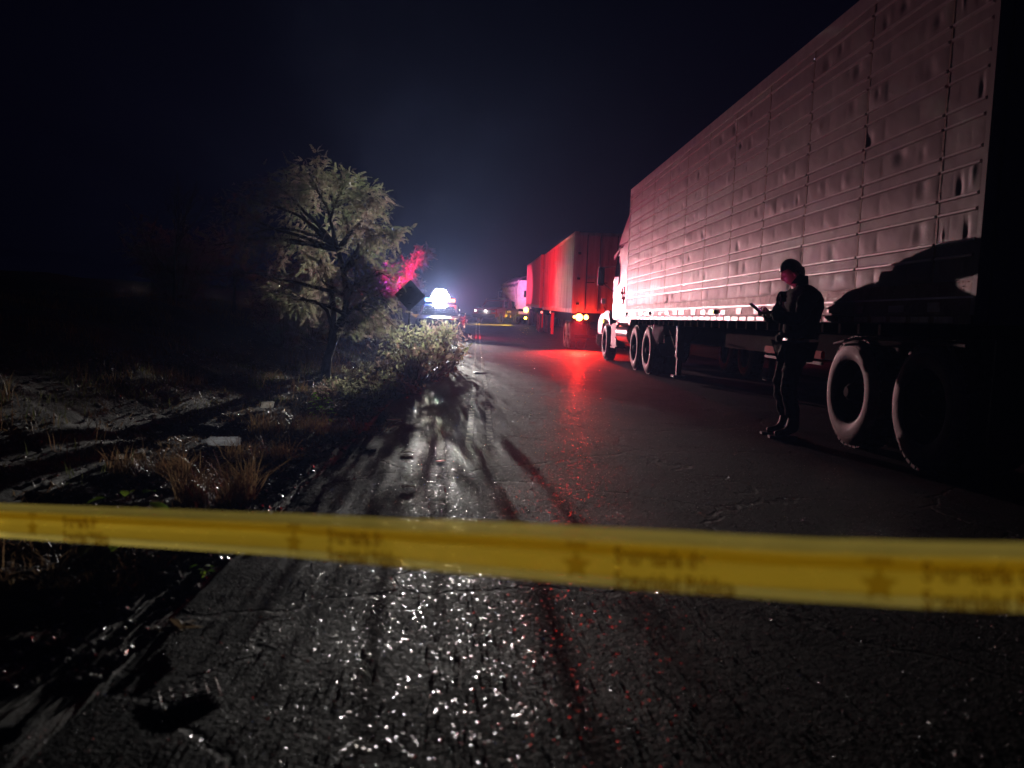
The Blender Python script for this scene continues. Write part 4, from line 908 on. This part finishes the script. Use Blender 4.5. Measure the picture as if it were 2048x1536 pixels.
tag(chips(x, y, gh(x, y), .004 + .024 * rg.random(n) ** 4, 'verge_pebbles', 'stone', .6, 2), kind='stuff')
n = 5200; y = 3.2 + 14 * rg.random(n) ** 1.5; x = -1.2 - 2.9 * rg.random(n); 
tag(chips(x, y, gh(x, y), .006 + .024 * rg.random(n) ** 4, 'litter_flecks', 'debris', .7, 5), kind='stuff')
n = 1600; y = rg.uniform(2.4, 20, n); x = EDGE(y) - .12 + rg.normal(0, .16, n); k = x < EDGE(y) + .25; x, y = x[k], y[k]
tag(chips(x, y, np.maximum(gh(x, y), np.where(x > EDGE(y), road_h(x, y), -9)), .01 + .022 * rg.random(len(x)) ** 2, 'broken_asphalt', 'asphalt', .5, 6), kind='stuff')

# ------------------------------------------------------------------ single pieces of litter
def gpos(px, py):
    g = on_ground(px, py); z = float(gh(g.x, g.y)) if g.x < float(EDGE(g.y)) else float(road_h(g.x, g.y)); g2 = on_ground(px, py, z); return Vector((g2.x, g2.y, z))
g = gpos(444, 894)
b = MB().lathe([(-.16, 0), (-.158, .012), (-.135, .013), (-.12, .016), (-.09, .034), (-.05, .036), (-.045, .032), (-.03, .036), (-.02, .032), (0, .036), (.01, .032), (.03, .036), (.04, .032), (.06, .036), (.12, .036), (.14, .03), (.145, 0)], 'x', 22)
b.v = [(v[0], v[1] * .55, v[2] * 1.05 + .04) for v in b.v]
o = b.build('plastic_bottle', M['plastic_white'], None, 60, loc=g + Vector((0, 0, .006))); o.rotation_euler = (0, 0, R(8)); tag(o, 'white crushed ribbed plastic bottle lying on the dirt verge', 'bottle')
def scrap(name, label, cat_, px, py, w, h, m, ang=0, seed=0, lift=.004, crumple=.3):
    g = gpos(px, py); rd = random.Random(seed); n = 6; V = []; Fc = []
    for j in range(n + 1):
        for i in range(n + 1):
            x = (i / n - .5) * w; y_ = (j / n - .5) * h
            V.append((x * rd.uniform(.93, 1.05), y_ * rd.uniform(.93, 1.05), lift + crumple * min(w, h) * (.5 + .5 * mnoise(Vector((i * .9 + seed, j * .9, seed * 1.7)))) * (1 if 0 < i < n and 0 < j < n else .4)))
    k = len(V); V2 = [(a, b_, c - .0015) for a, b_, c in V]
    for j in range(n):
        for i in range(n): a = j * (n + 1) + i; Fc.append((a, a + 1, a + n + 2, a + n + 1)); Fc.append((a + k + n + 1, a + k + n + 2, a + k + 1, a + k))
    o = MB().add(V + V2, Fc).build(name, m, None, 60, loc=g); o.rotation_euler = (R(-55) if m in (M['paper'], M['plastic_white']) else 0, 0, R(ang)); o.location.z += h * .38 if m in (M['paper'], M['plastic_white']) else 0; return tag(o, label, cat_)
def stick(name, label, cat_, px, py, L, r, m, ang, bend=0, up=0):
    g = gpos(px, py); o = MB().tube([(-L / 2, 0, r), (0, bend, r * 1.5 + up * .5), (L / 2, 0, r + up)], r, 8).build(name, m, None, 40, loc=g + Vector((0, 0, .006))); o.rotation_euler = (0, 0, R(ang)); return tag(o, label, cat_)
scrap('paper_scrap', 'pale torn strip of card on dry grass left of the tuft', 'litter', 352, 922, .16, .04, M['paper'], 5, 1)
scrap('paper_scrap', 'small white crumpled paper right of the green plant', 'litter', 722, 798, .13, .07, M['paper'], 12, 2, crumple=.8)
scrap('paper_scrap', 'white round scrap high among the weeds below the sign', 'litter', 774, 737, .13, .1, M['plastic_white'], 0, 3, lift=.12, crumple=.8)
scrap('paper_scrap', 'yellowish white scrap at the lower rim of the weeds', 'litter', 795, 763, .1, .09, M['paper'], 30, 4, lift=.03, crumple=.8)
scrap('plastic_bag', 'grey crumpled plastic bag among the weeds below the trunk', 'bag', 756, 760, .28, .2, M['mesh_scrap'], 20, 5, lift=.04, crumple=.8)
scrap('paper_scrap', 'tiny white scrap on the asphalt beside the weeds', 'litter', 917, 718, .12, .06, M['paper'], 0, 6)
scrap('paper_scrap', 'pinkish white flake at the left end of the lit dirt', 'litter', 240, 920, .05, .04, M['paper'], 30, 8, crumple=.8)
scrap('paper_scrap', 'pale crumpled wad under the crown at the dirt edge', 'litter', 536, 818, .14, .09, M['paper'], 30, 9, crumple=.8)
stick('white_stick', 'short straight white stick lying on the asphalt', 'stick', 816, 976, .085, .0045, M['paper'], 0)
stick('bent_straw', 'bent white straw on the asphalt above the straight stick', 'straw', 815, 907, .10, .004, M['paper'], 10, .012)
stick('pale_stick', 'pale splinter on the rough asphalt edge', 'stick', 787, 842, .14, .007, M['paper'], 18)
stick('cigarette_end', 'tiny white cigarette end on the dark dirt left of the dry leaf', 'cigarette end', 308, 1261, .02, .004, M['paper'], 70)
stick('dry_twig', 'long thin dry twig leaning across the verge below the bottle', 'twig', 405, 938, .22, .004, M['stem'], -50, .01, .05)
stick('dry_twig', 'thin dry twig pointing at the bottle from above', 'twig', 475, 850, .2, .004, M['stem'], -60, .01, .03)
scrap('red_mark', 'small bright red mark on the asphalt', 'litter', 881, 923, .07, .028, M['red_mark'], 45, 10)  # thin crumpled red sheet lying on the road
scrap('flat_rag', 'dark flattened rag lying across the worn centre line', 'rag', 960, 746, .26, .34, M['black'], 0, 11, crumple=.12)
# crumpled dry leaf
g = gpos(362, 1262); V = []; Fc = []; nl = 18
rd = random.Random(4)
ring = [(.052 * (1 + .45 * math.cos(5 * t_ * 2 * PI / nl)) * math.cos(t_ * 2 * PI / nl), .052 * (1 + .45 * math.cos(5 * t_ * 2 * PI / nl)) * math.sin(t_ * 2 * PI / nl), .012 + .014 * rd.random()) for t_ in range(nl)]
V = [(0, 0, .006)] + [(a * .5, b * .5, .01 + .008 * rd.random()) for a, b, c in ring] + ring
Fc = [(0, 1 + i, 1 + (i + 1) % nl) for i in range(nl)] + [(1 + i, 1 + nl + i, 1 + nl + (i + 1) % nl, 1 + (i + 1) % nl) for i in range(nl)]
o = MB().add(V, Fc).build('dry_leaf', M['dry_leaf'], None, loc=g); tag(o, 'crumpled lobed dry leaf on the ground below the tape', 'leaf')
g = gpos(372, 1392); ms = MB()
for k in range(6):
    a = -.075 + .03 * k; ms.tube([(a, -.06, .004), (a + .01, 0, .009), (a + .02, .06, .004)], .0012, 4); ms.tube([(-.09, a * .8, .005), (0, a * .8 + .005, .01), (.09, a * .8, .005)], .0012, 4)
o = ms.build('netting_scrap', M['mesh_scrap'], None, loc=g); o.rotation_euler = (0, 0, R(35)); tag(o, 'scrap of grey netting with a diamond weave on the dirt', 'netting')

# ------------------------------------------------------------------ the yellow tape
def tape_mat(name, col, alpha, trans=.9):
    m = bpy.data.materials.new(name); m.use_nodes = True; nt = m.node_tree; L = nt.links.new
    for n in list(nt.nodes): nt.nodes.remove(n)
    out = nd(nt, 'ShaderNodeOutputMaterial'); t = nd(nt, 'ShaderNodeBsdfTranslucent'); t.inputs[0].default_value = (*col, 1)
    p = nd(nt, 'ShaderNodeBsdfPrincipled'); p.inputs['Base Color'].default_value = (*col, 1); p.inputs['Roughness'].default_value = .35
    tr = nd(nt, 'ShaderNodeBsdfTransparent'); tr.inputs[0].default_value = (.95, .82, .35, 1)
    rf = nd(nt, 'ShaderNodeBsdfRefraction'); rf.inputs['Color'].default_value = (*col, 1); rf.inputs['Roughness'].default_value = .65; rf.inputs['IOR'].default_value = 1.06
    fw = nd(nt, 'ShaderNodeMixShader'); fw.inputs[0].default_value = .5; L(t.outputs[0], fw.inputs[1]); L(rf.outputs[0], fw.inputs[2])
    a = nd(nt, 'ShaderNodeMixShader'); a.inputs[0].default_value = trans; L(p.outputs[0], a.inputs[1]); L(fw.outputs[0], a.inputs[2])
    b = nd(nt, 'ShaderNodeMixShader'); b.inputs[0].default_value = alpha; L(tr.outputs[0], b.inputs[1]); L(a.outputs[0], b.inputs[2]); L(b.outputs[0], out.inputs[0])
    return m
M['tape'] = tape_mat('yellow_tape', (1, .80, .17), .64); M['ink'] = tape_mat('faded_ink', (.16, .10, .03), .34)
M['tape_fold'] = tape_mat('yellow_tape_double', (1, .82, .2), .88)
TK = [(-420, 1002, 2.5, 66), (-150, 1022, 2.0, 68), (0, 1042, 1.74, 71), (280, 1056, 1.5, 80), (560, 1070, 1.29, 88), (780, 1086, 1.16, 100), (1000, 1101, 1.07, 114), (1280, 1121, .99, 126), (1560, 1139, .92, 131), (1800, 1150, .86, 138), (2048, 1158, .81, 146), (2300, 1164, .77, 150), (2700, 1170, .7, 155)]
def tape_pt(s, v):
    """s in px, v 0 top .. 1 bottom"""
    for i in range(len(TK) - 1):
        if s <= TK[i + 1][0]: break
    a, b = TK[i], TK[i + 1]; u = (s - a[0]) / (b[0] - a[0]); y = a[1] + (b[1] - a[1]) * u; Z = a[2] + (b[2] - a[2]) * u; h = a[3] + (b[3] - a[3]) * u
    return at(s, y + (v - .5) * h, Z)
tape = empty('barrier_tape', 'yellow translucent barrier tape with printed lettering stretched across the foreground', 'tape', tape_pt(0, .5))
TO = tape.location.copy()
def strip(name, prof, m, x0=-420, x1=2700, n=160):
    V = []; k = len(prof); pv = None
    for i in range(n + 1):
        s = x0 + (x1 - x0) * i / n
        A = tape_pt(s, 0); B = tape_pt(s, 1); T0 = tape_pt(s + 5, .5) - tape_pt(s - 5, .5); N = (B - A).cross(T0).normalized()
        for (v, dpt) in prof:
            wob = .0030 * mnoise(Vector((s * .007, v * 2.2, 2))) + .0012 * mnoise(Vector((s * .03, v * 6, 5)))
            V.append(tuple(A.lerp(B, v) + N * (dpt + wob) - TO))
    Fc = [(i * k + j, i * k + j + 1, (i + 1) * k + j + 1, (i + 1) * k + j) for i in range(n) for j in range(k - 1)]
    return link(name, np_mesh(name, np.array(V), np.array(Fc), m, True), None, tape)
strip('film', [(0, 0), (.08, .002), (.17, .006), (.2, .012), (.26, .018), (.34, .016), (.42, .008), (.6, .002), (.78, .001), (.9, -.003), (1, -.008)], M['tape'])
strip('folded_film', [(.20, .004), (.30, .006), (.5, -.004), (.72, -.006), (.80, -.004)], M['tape'])
strip('creased_film', [(.17, .020), (.24, .024), (.36, .022)], M['tape_fold'])
def letters(body, px, v, size, rows=None):
    c = bpy.data.curves.new('lettering', 'FONT'); c.body = body; c.size = size; c.align_x = 'LEFT'; c.align_y = 'CENTER'; c.extrude = .0002; c.offset = .0006
    o = bpy.data.objects.new('lettering', c); COL.objects.link(o); bpy.context.view_layer.update()
    me = bpy.data.meshes.new_from_object(o.evaluated_get(bpy.context.evaluated_depsgraph_get())); bpy.data.objects.remove(o); me.materials.clear()
    for vx in me.vertices: vx.co.y *= 1.45
    o = link('lettering', me, M['ink'])
    T0 = (tape_pt(px + 120, v) - tape_pt(px, v)).normalized(); U = (tape_pt(px, 0) - tape_pt(px, 1)).normalized(); N = T0.cross(U).normalized(); U = N.cross(T0)
    if N.y > 0: pass
    mm = Matrix((T0, U, N)).transposed().to_4x4(); mm.translation = tape_pt(px, v) + N * .026 - TO * 1
    o.matrix_world = mm; o.parent = tape; return o
def emblem(px):
    m = MB(); T0 = (tape_pt(px + 40, .5) - tape_pt(px, .5)).normalized(); U = (tape_pt(px, 0) - tape_pt(px, 1)).normalized(); N = T0.cross(U).normalized(); c = tape_pt(px, .55) + N * .026 - TO
    pts = [c + (T0 * math.cos(R(90 + 36 * k)) + U * math.sin(R(90 + 36 * k))) * (.022 if k % 2 == 0 else .010) for k in range(10)]
    m.add([c] + pts + [c + U * .03 - T0 * .014, c + U * .03 + T0 * .014, c + U * .024 + T0 * .014, c + U * .024 - T0 * .014], [(0, 1 + k, 1 + (k + 1) % 10) for k in range(10)] + [(11, 12, 13, 14)])
    m.build('emblem', M['ink'], tape)
for k, px in enumerate((90, 612, 1165, 1760)):
    emblem(px)
    letters('Secretaría de', px + 62 + 6 * k, .36, .021); letters('Seguridad Pública', px + 62 + 6 * k, .74, .021)

# ------------------------------------------------------------------ the person with the phone
def skin_mesh(verts, edges, rads, root=0, sub=2):
    me = bpy.data.meshes.new('tmp'); me.from_pydata(verts, edges, []); o = bpy.data.objects.new('tmp', me); COL.objects.link(o)
    md = o.modifiers.new('skin', 'SKIN'); md.use_smooth_shade = True; o.modifiers.new('sub', 'SUBSURF').levels = sub; o.modifiers['sub'].render_levels = sub
    sl = me.skin_vertices[0].data
    for i, r in enumerate(rads):
        sl[i].radius = r if hasattr(r, '__len__') else (r, r); sl[i].use_root = (i == root)
    dg = bpy.context.evaluated_depsgraph_get(); out = bpy.data.meshes.new_from_object(o.evaluated_get(dg)); bpy.data.objects.remove(o); return out
def chain(spec):
    """spec: list of (name, pos, radius, parent name)"""
    idx = {s[0]: i for i, s in enumerate(spec)}
    return [s[1] for s in spec], [(idx[s[3]], i) for i, s in enumerate(spec) if s[3]], [s[2] for s in spec]
PP = at(1570, 878, 7.62); PP.z = float(road_h(PP.x, PP.y))
PR = empty('person', 'person in black jacket and boots looking down at a phone beside the trailer', 'person', PP, R(-4))
# local frame: the person faces -x; -y is the side near the camera
hc = Vector((-.045, 0, 1.585)); tilt = R(30)
Fd = Vector((-math.cos(tilt), 0, -math.sin(tilt))); Ud = Vector((-math.sin(tilt), 0, math.cos(tilt))); Ld = Vector((0, 1, 0))
def head_pts(nu=56, nv=40, grow=0):
    V = []; g = lambda a, s: math.exp(-(a / s) ** 2)
    for j in range(nv + 1):
        th = PI * j / nv
        for i in range(nu):
            ph = 2 * PI * i / nu; f = math.sin(th) * math.cos(ph); l = math.sin(th) * math.sin(ph); u = math.cos(th)
            x, y, z = .094 * f, .074 * l, .120 * u
            if z < 0: y *= 1 + .28 * (z / .12) * (1 if f > 0 else .4); x = x * (1 - .12 * (z / .12) ** 2) if f < 0 else x
            if f > 0:
                x += .026 * g(y, .012) * g(z + .018, .022) + .010 * g(y, .010) * g(z - .008, .02)
                x += .006 * g(z - .038, .014) * g(y, .05) - .010 * (g(y - .032, .014) + g(y + .032, .014)) * g(z - .012, .014)
                x += .009 * g(y, .02) * (g(z + .056, .007) + g(z + .070, .007)) + .016 * g(y, .026) * g(z + .104, .02) - .004 * g(z + .085, .008) * g(y, .02)
                x -= .005 * g(z - .085, .03)
            if f < 0 and z < -.04: x += .03 * (-z - .04) / .08
            V.append(hc + Fd * x + Ld * y + Ud * z)
    Fc = [(j * nu + i, j * nu + (i + 1) % nu, (j + 1) * nu + (i + 1) % nu, (j + 1) * nu + i) for j in range(nv) for i in range(nu)]
    return V, Fc
sp = [('pel', (.04, 0, .93), (.14, .12), None), ('abd', (.06, 0, 1.08), (.12, .11), 'pel'), ('tho', (.085, 0, 1.24), (.13, .12), 'abd'), ('che', (.075, 0, 1.36), (.13, .11), 'tho'), ('nek', (.03, 0, 1.46), .055, 'che'), ('hed', (-.02, 0, 1.54), .055, 'nek')]
for s, nm in ((-1, 'n'), (1, 'f')):
    wr = (-.25, -.10, 1.185) if s < 0 else (-.20, .06, 1.28); el = (-.02, -.27, 1.12) if s < 0 else (-.09, .27, 1.13)
    wr = wr if s < 0 else (-.24, .05, 1.19)
    sp += [(nm + 'sh', (.06, s * .19, 1.39), .062, 'che'), (nm + 'el', el, .045, nm + 'sh'), (nm + 'wr', wr, .028, nm + 'el')]
    sp += [(nm + 'hip', (.03, s * .10, .86), .10, 'pel'), (nm + 'kn', (-.045, s * .12, .48), .062, nm + 'hip'), (nm + 'ca', (.02, s * .12, .34), .058, nm + 'kn'), (nm + 'an', (.03, s * .12, .09), .038, nm + 'ca'), (nm + 'to', (-.08, s * .13, .045), .026, nm + 'an')]
bodym = skin_mesh(*chain(sp))
# hands
def hand(wr, d, up, curl, side):
    """palm and five fingers; d = direction of the hand, up = thumb side"""
    wr = Vector(wr); d = Vector(d).normalized(); up = Vector(up).normalized(); nrm = d.cross(up).normalized() * side
    sp = [('w', wr, (.024, .018), None), ('p', wr + d * .045, (.033, .016), 'w'), ('q', wr + d * .08, (.036, .014), 'p')]
    for k, (o_, L) in enumerate(((.028, .070), (.010, .078), (-.009, .073), (-.027, .058))):
        b = wr + d * .088 + up * o_; c = curl
        a1 = (d * math.cos(c * .5) + nrm * math.sin(c * .5)); a2 = (d * math.cos(c) + nrm * math.sin(c)); a3 = (d * math.cos(c * 1.6) + nrm * math.sin(c * 1.6))
        p1 = b + a1 * L * .45; p2 = p1 + a2 * L * .3; p3 = p2 + a3 * L * .25
        sp += [('%da' % k, b, .0095, 'q'), ('%db' % k, p1, .0088, '%da' % k), ('%dc' % k, p2, .008, '%db' % k), ('%dd' % k, p3, .007, '%dc' % k)]
    t0 = wr + d * .03 + up * .028; t1 = t0 + (d * .6 + up * .6 + nrm * .4).normalized() * .035; t2 = t1 + (d * .9 + nrm * .5).normalized() * .03
    sp += [('t0', t0, .013, 'p'), ('t1', t1, .0105, 't0'), ('t2', t2, .0085, 't1')]
    return skin_mesh(*chain(sp), sub=1)
h1 = hand((-.25, -.10, 1.185), (-1, .45, .12), (-.05, -.2, 1), 1.15, 1)
h2 = hand((-.24, .05, 1.19), (-1, -.5, .12), (-.05, .2, 1), 1.15, -1)
bm = bmesh.new()
for me in (bodym, h1, h2): bm.from_mesh(me)
hv, hf = head_pts(); tmp = bpy.data.meshes.new('t'); tmp.from_pydata([tuple(v) for v in hv], [], hf); bm.from_mesh(tmp)
for s in (-1, 1):                                            # ears
    r0 = bmesh.ops.create_uvsphere(bm, u_segments=12, v_segments=8, radius=1)['verts']
    for v in r0: v.co = hc + Fd * (-.008 + v.co.x * .018) + Ld * (s * .074 + v.co.y * .008) + Ud * (-.01 + v.co.z * .032)
bme = bpy.data.meshes.new('body'); bm.to_mesh(bme); bm.free(); bme.materials.clear(); bme.materials.append(M['skin'])
body = link('body', bme, None, PR)
md = body.modifiers.new('remesh', 'REMESH'); md.mode = 'VOXEL'; md.voxel_size = .0055; md.use_smooth_shade = True
# hair
hrv = []; nu, nv = 40, 24
for j in range(nv + 1):
    th = PI * .78 * j / nv
    for i in range(nu):
        ph = 2 * PI * i / nu; f = math.sin(th) * math.cos(ph); l = math.sin(th) * math.sin(ph); u = math.cos(th)
        lim = 1.0
        uu = max(u, .38 if f > .25 else (-.05 if f > -.15 else -.9))
        k = 1.0 if f < .2 else .985
        x, y, z = .110 * f * k, .088 * l, .132 * uu
        if f < 0 and z < 0: x -= .012; y *= 1 - .15 * (-z / .12)
        n_ = .004 * mnoise(Vector((f * 6, l * 6, u * 6)))
        hrv.append(tuple(hc + Fd * (x - .008) + Ld * (y * (1 + n_ * 8)) + Ud * (z + .006 + n_)))
hr = MB().add(hrv, [(j * nu + i, j * nu + (i + 1) % nu, (j + 1) * nu + (i + 1) % nu, (j + 1) * nu + i) for j in range(nv) for i in range(nu)])
hr.build('hair', M['hair'], PR, 80)
# jacket
sp = [('hem', (.045, 0, .93), (.19, .155), None), ('abd', (.065, 0, 1.08), (.18, .15), 'hem'), ('tho', (.10, 0, 1.25), (.215, .185), 'abd'), ('che', (.09, 0, 1.37), (.205, .165), 'tho'), ('nek', (.05, 0, 1.465), (.085, .085), 'che'), ('col', (.03, 0, 1.51), (.078, .078), 'nek')]
for s, nm in ((-1, 'n'), (1, 'f')):
    el = (-.02, -.275, 1.12) if s < 0 else (-.10, .27, 1.13); cu = (-.225, -.125, 1.175) if s < 0 else (-.215, .08, 1.19)
    sh = Vector((.06, s * .2, 1.385)); el = Vector(el); cu = Vector(cu)
    sp += [(nm + 'sh', tuple(sh), .092, 'che'), (nm + 'ua', tuple(sh.lerp(el, .5)), .082, nm + 'sh'), (nm + 'el', tuple(el), .072, nm + 'ua'), (nm + 'fa', tuple(el.lerp(cu, .5)), .064, nm + 'el'), (nm + 'cu', tuple(cu), .048, nm + 'fa')]
jm = skin_mesh(*chain(sp), sub=3)
def folds(me, amp, sc, seed):
    co_ = np.zeros(len(me.vertices) * 3, np.float32); me.vertices.foreach_get('co', co_); co_ = co_.reshape(-1, 3); no = np.zeros(len(me.vertices) * 3, np.float32); me.vertices.foreach_get('normal', no); no = no.reshape(-1, 3)
    d = np.array([mnoise(Vector((p[0] * sc + seed, p[1] * sc, p[2] * sc * 2.2))) + .5 * mnoise(Vector((p[0] * sc * 2.3 + seed, p[1] * sc * 2.3, p[2] * sc * 4))) for p in co_]); co_ += no * (d * amp)[:, None]; me.vertices.foreach_set('co', co_.ravel()); me.update()
folds(jm, .016, 7, 3); jm.materials.clear(); jm.materials.append(M['jacket']); jk = link('jacket', jm, None, PR); jk.scale = (1.06, 1.06, 1.0)
MB().lathe([(-.02, .088), (.035, .082), (.06, .078), (.058, .072), (.03, .076), (-.02, .08)], 'z', 24, (.035, 0, 1.50)).build('collar', M['jacket'], PR, 60)
MB().lathe([(0, .165), (.05, .167), (.05, .15), (0, .15)], 'z', 28, (.045, 0, .96)).build('belt', M['trousers'], PR, 60)
MB().box(-.165, -.12, -.08, .0, .92, .99).build('belt_pouch', M['jacket'], PR, bevel=.012)
MB().box(-.185, -.09, -.08, .0, 1.27, 1.38).build('chest_radio', M['jacket'], PR, 60, .035)
# trousers and boots
sp = [('pel', (.04, 0, .94), (.165, .14), None)]
for s, nm in ((-1, 'n'), (1, 'f')):
    sp += [(nm + 'hip', (.03, s * .105, .84), .115, 'pel'), (nm + 'th', (-.01, s * .115, .66), .095, nm + 'hip'), (nm + 'kn', (-.045, s * .12, .49), .078, nm + 'th'), (nm + 'sh', (.005, s * .122, .30), .072, nm + 'kn'), (nm + 'cf', (.025, s * .124, .17), .066, nm + 'sh')]
tm = skin_mesh(*chain(sp), sub=3); folds(tm, .014, 9, 8); tm.materials.clear(); tm.materials.append(M['trousers']); link('trousers', tm, None, PR)
for s in (-1, 1):
    bo = skin_mesh(*chain([('t', (.03, s * .124, .30), .056, None), ('a', (.035, s * .124, .10), .052, 't'), ('h', (.05, s * .124, .05), .046, 'a'), ('m', (-.06, s * .128, .05), (.046, .04), 'a'), ('o', (-.15, s * .13, .036), (.042, .032), 'm')]), sub=2)
    bo.materials.clear(); bo.materials.append(M['leather']); b = link('boot', bo, None, PR)
    MB().prism([(-.20, -.035 + s * .13), (-.16, -.05 + s * .13), (.06, -.04 + s * .124), (.085, s * .124), (.06, .04 + s * .124), (-.16, .05 + s * .13), (-.20, .035 + s * .13)], 'z', 0.0, .024).build('sole', M['black'], b)
# phone
ph = MB().box(-.075, .075, -.037, .037, -.004, .004).build('phone', M['black'], None, bevel=.003)
q = Euler((R(0), R(38), R(0))).to_matrix().to_4x4(); mm = PR.matrix_basis @ (Matrix.Translation((-.375, -.05, 1.235)) @ q)
PRm = Matrix.Translation(PR.location) @ Matrix.Rotation(R(-4), 4, 'Z'); ph.matrix_world = PRm @ (Matrix.Translation((-.375, -.055, 1.232)) @ Euler((R(-8), R(38), 0)).to_matrix().to_4x4())
tag(ph, 'dark phone held tilted in front of the person', 'phone')
sc_ = MB().box(-.068, .068, -.033, .033, .0042, .0055).build('screen', M['screen'], ph)
lamp('face_fill', 'SPOT', (.0, 0, .03), 1.1, (1, .12, .5), .03, ph, R(90), 1, (0.25, 0, 1))  # added pink fill for the face, standing in for red lamp light

# ------------------------------------------------------------------ the hazy night air
hm = bpy.data.materials.new('haze'); hm.use_nodes = True; nt = hm.node_tree
for n_ in list(nt.nodes): nt.nodes.remove(n_)
out = nd(nt, 'ShaderNodeOutputMaterial'); pv = nd(nt, 'ShaderNodeVolumePrincipled'); pv.inputs['Color'].default_value = (.38, .48, 1, 1)
pv.inputs['Density'].default_value = .0009; pv.inputs['Anisotropy'].default_value = .7; nt.links.new(pv.outputs[0], out.inputs['Volume'])
hb = MB().box(-70, 70, -9, 120, -1.5, 12).build('haze', hm, None); tag(hb, kind='stuff')
bpy.context.view_layer.update()
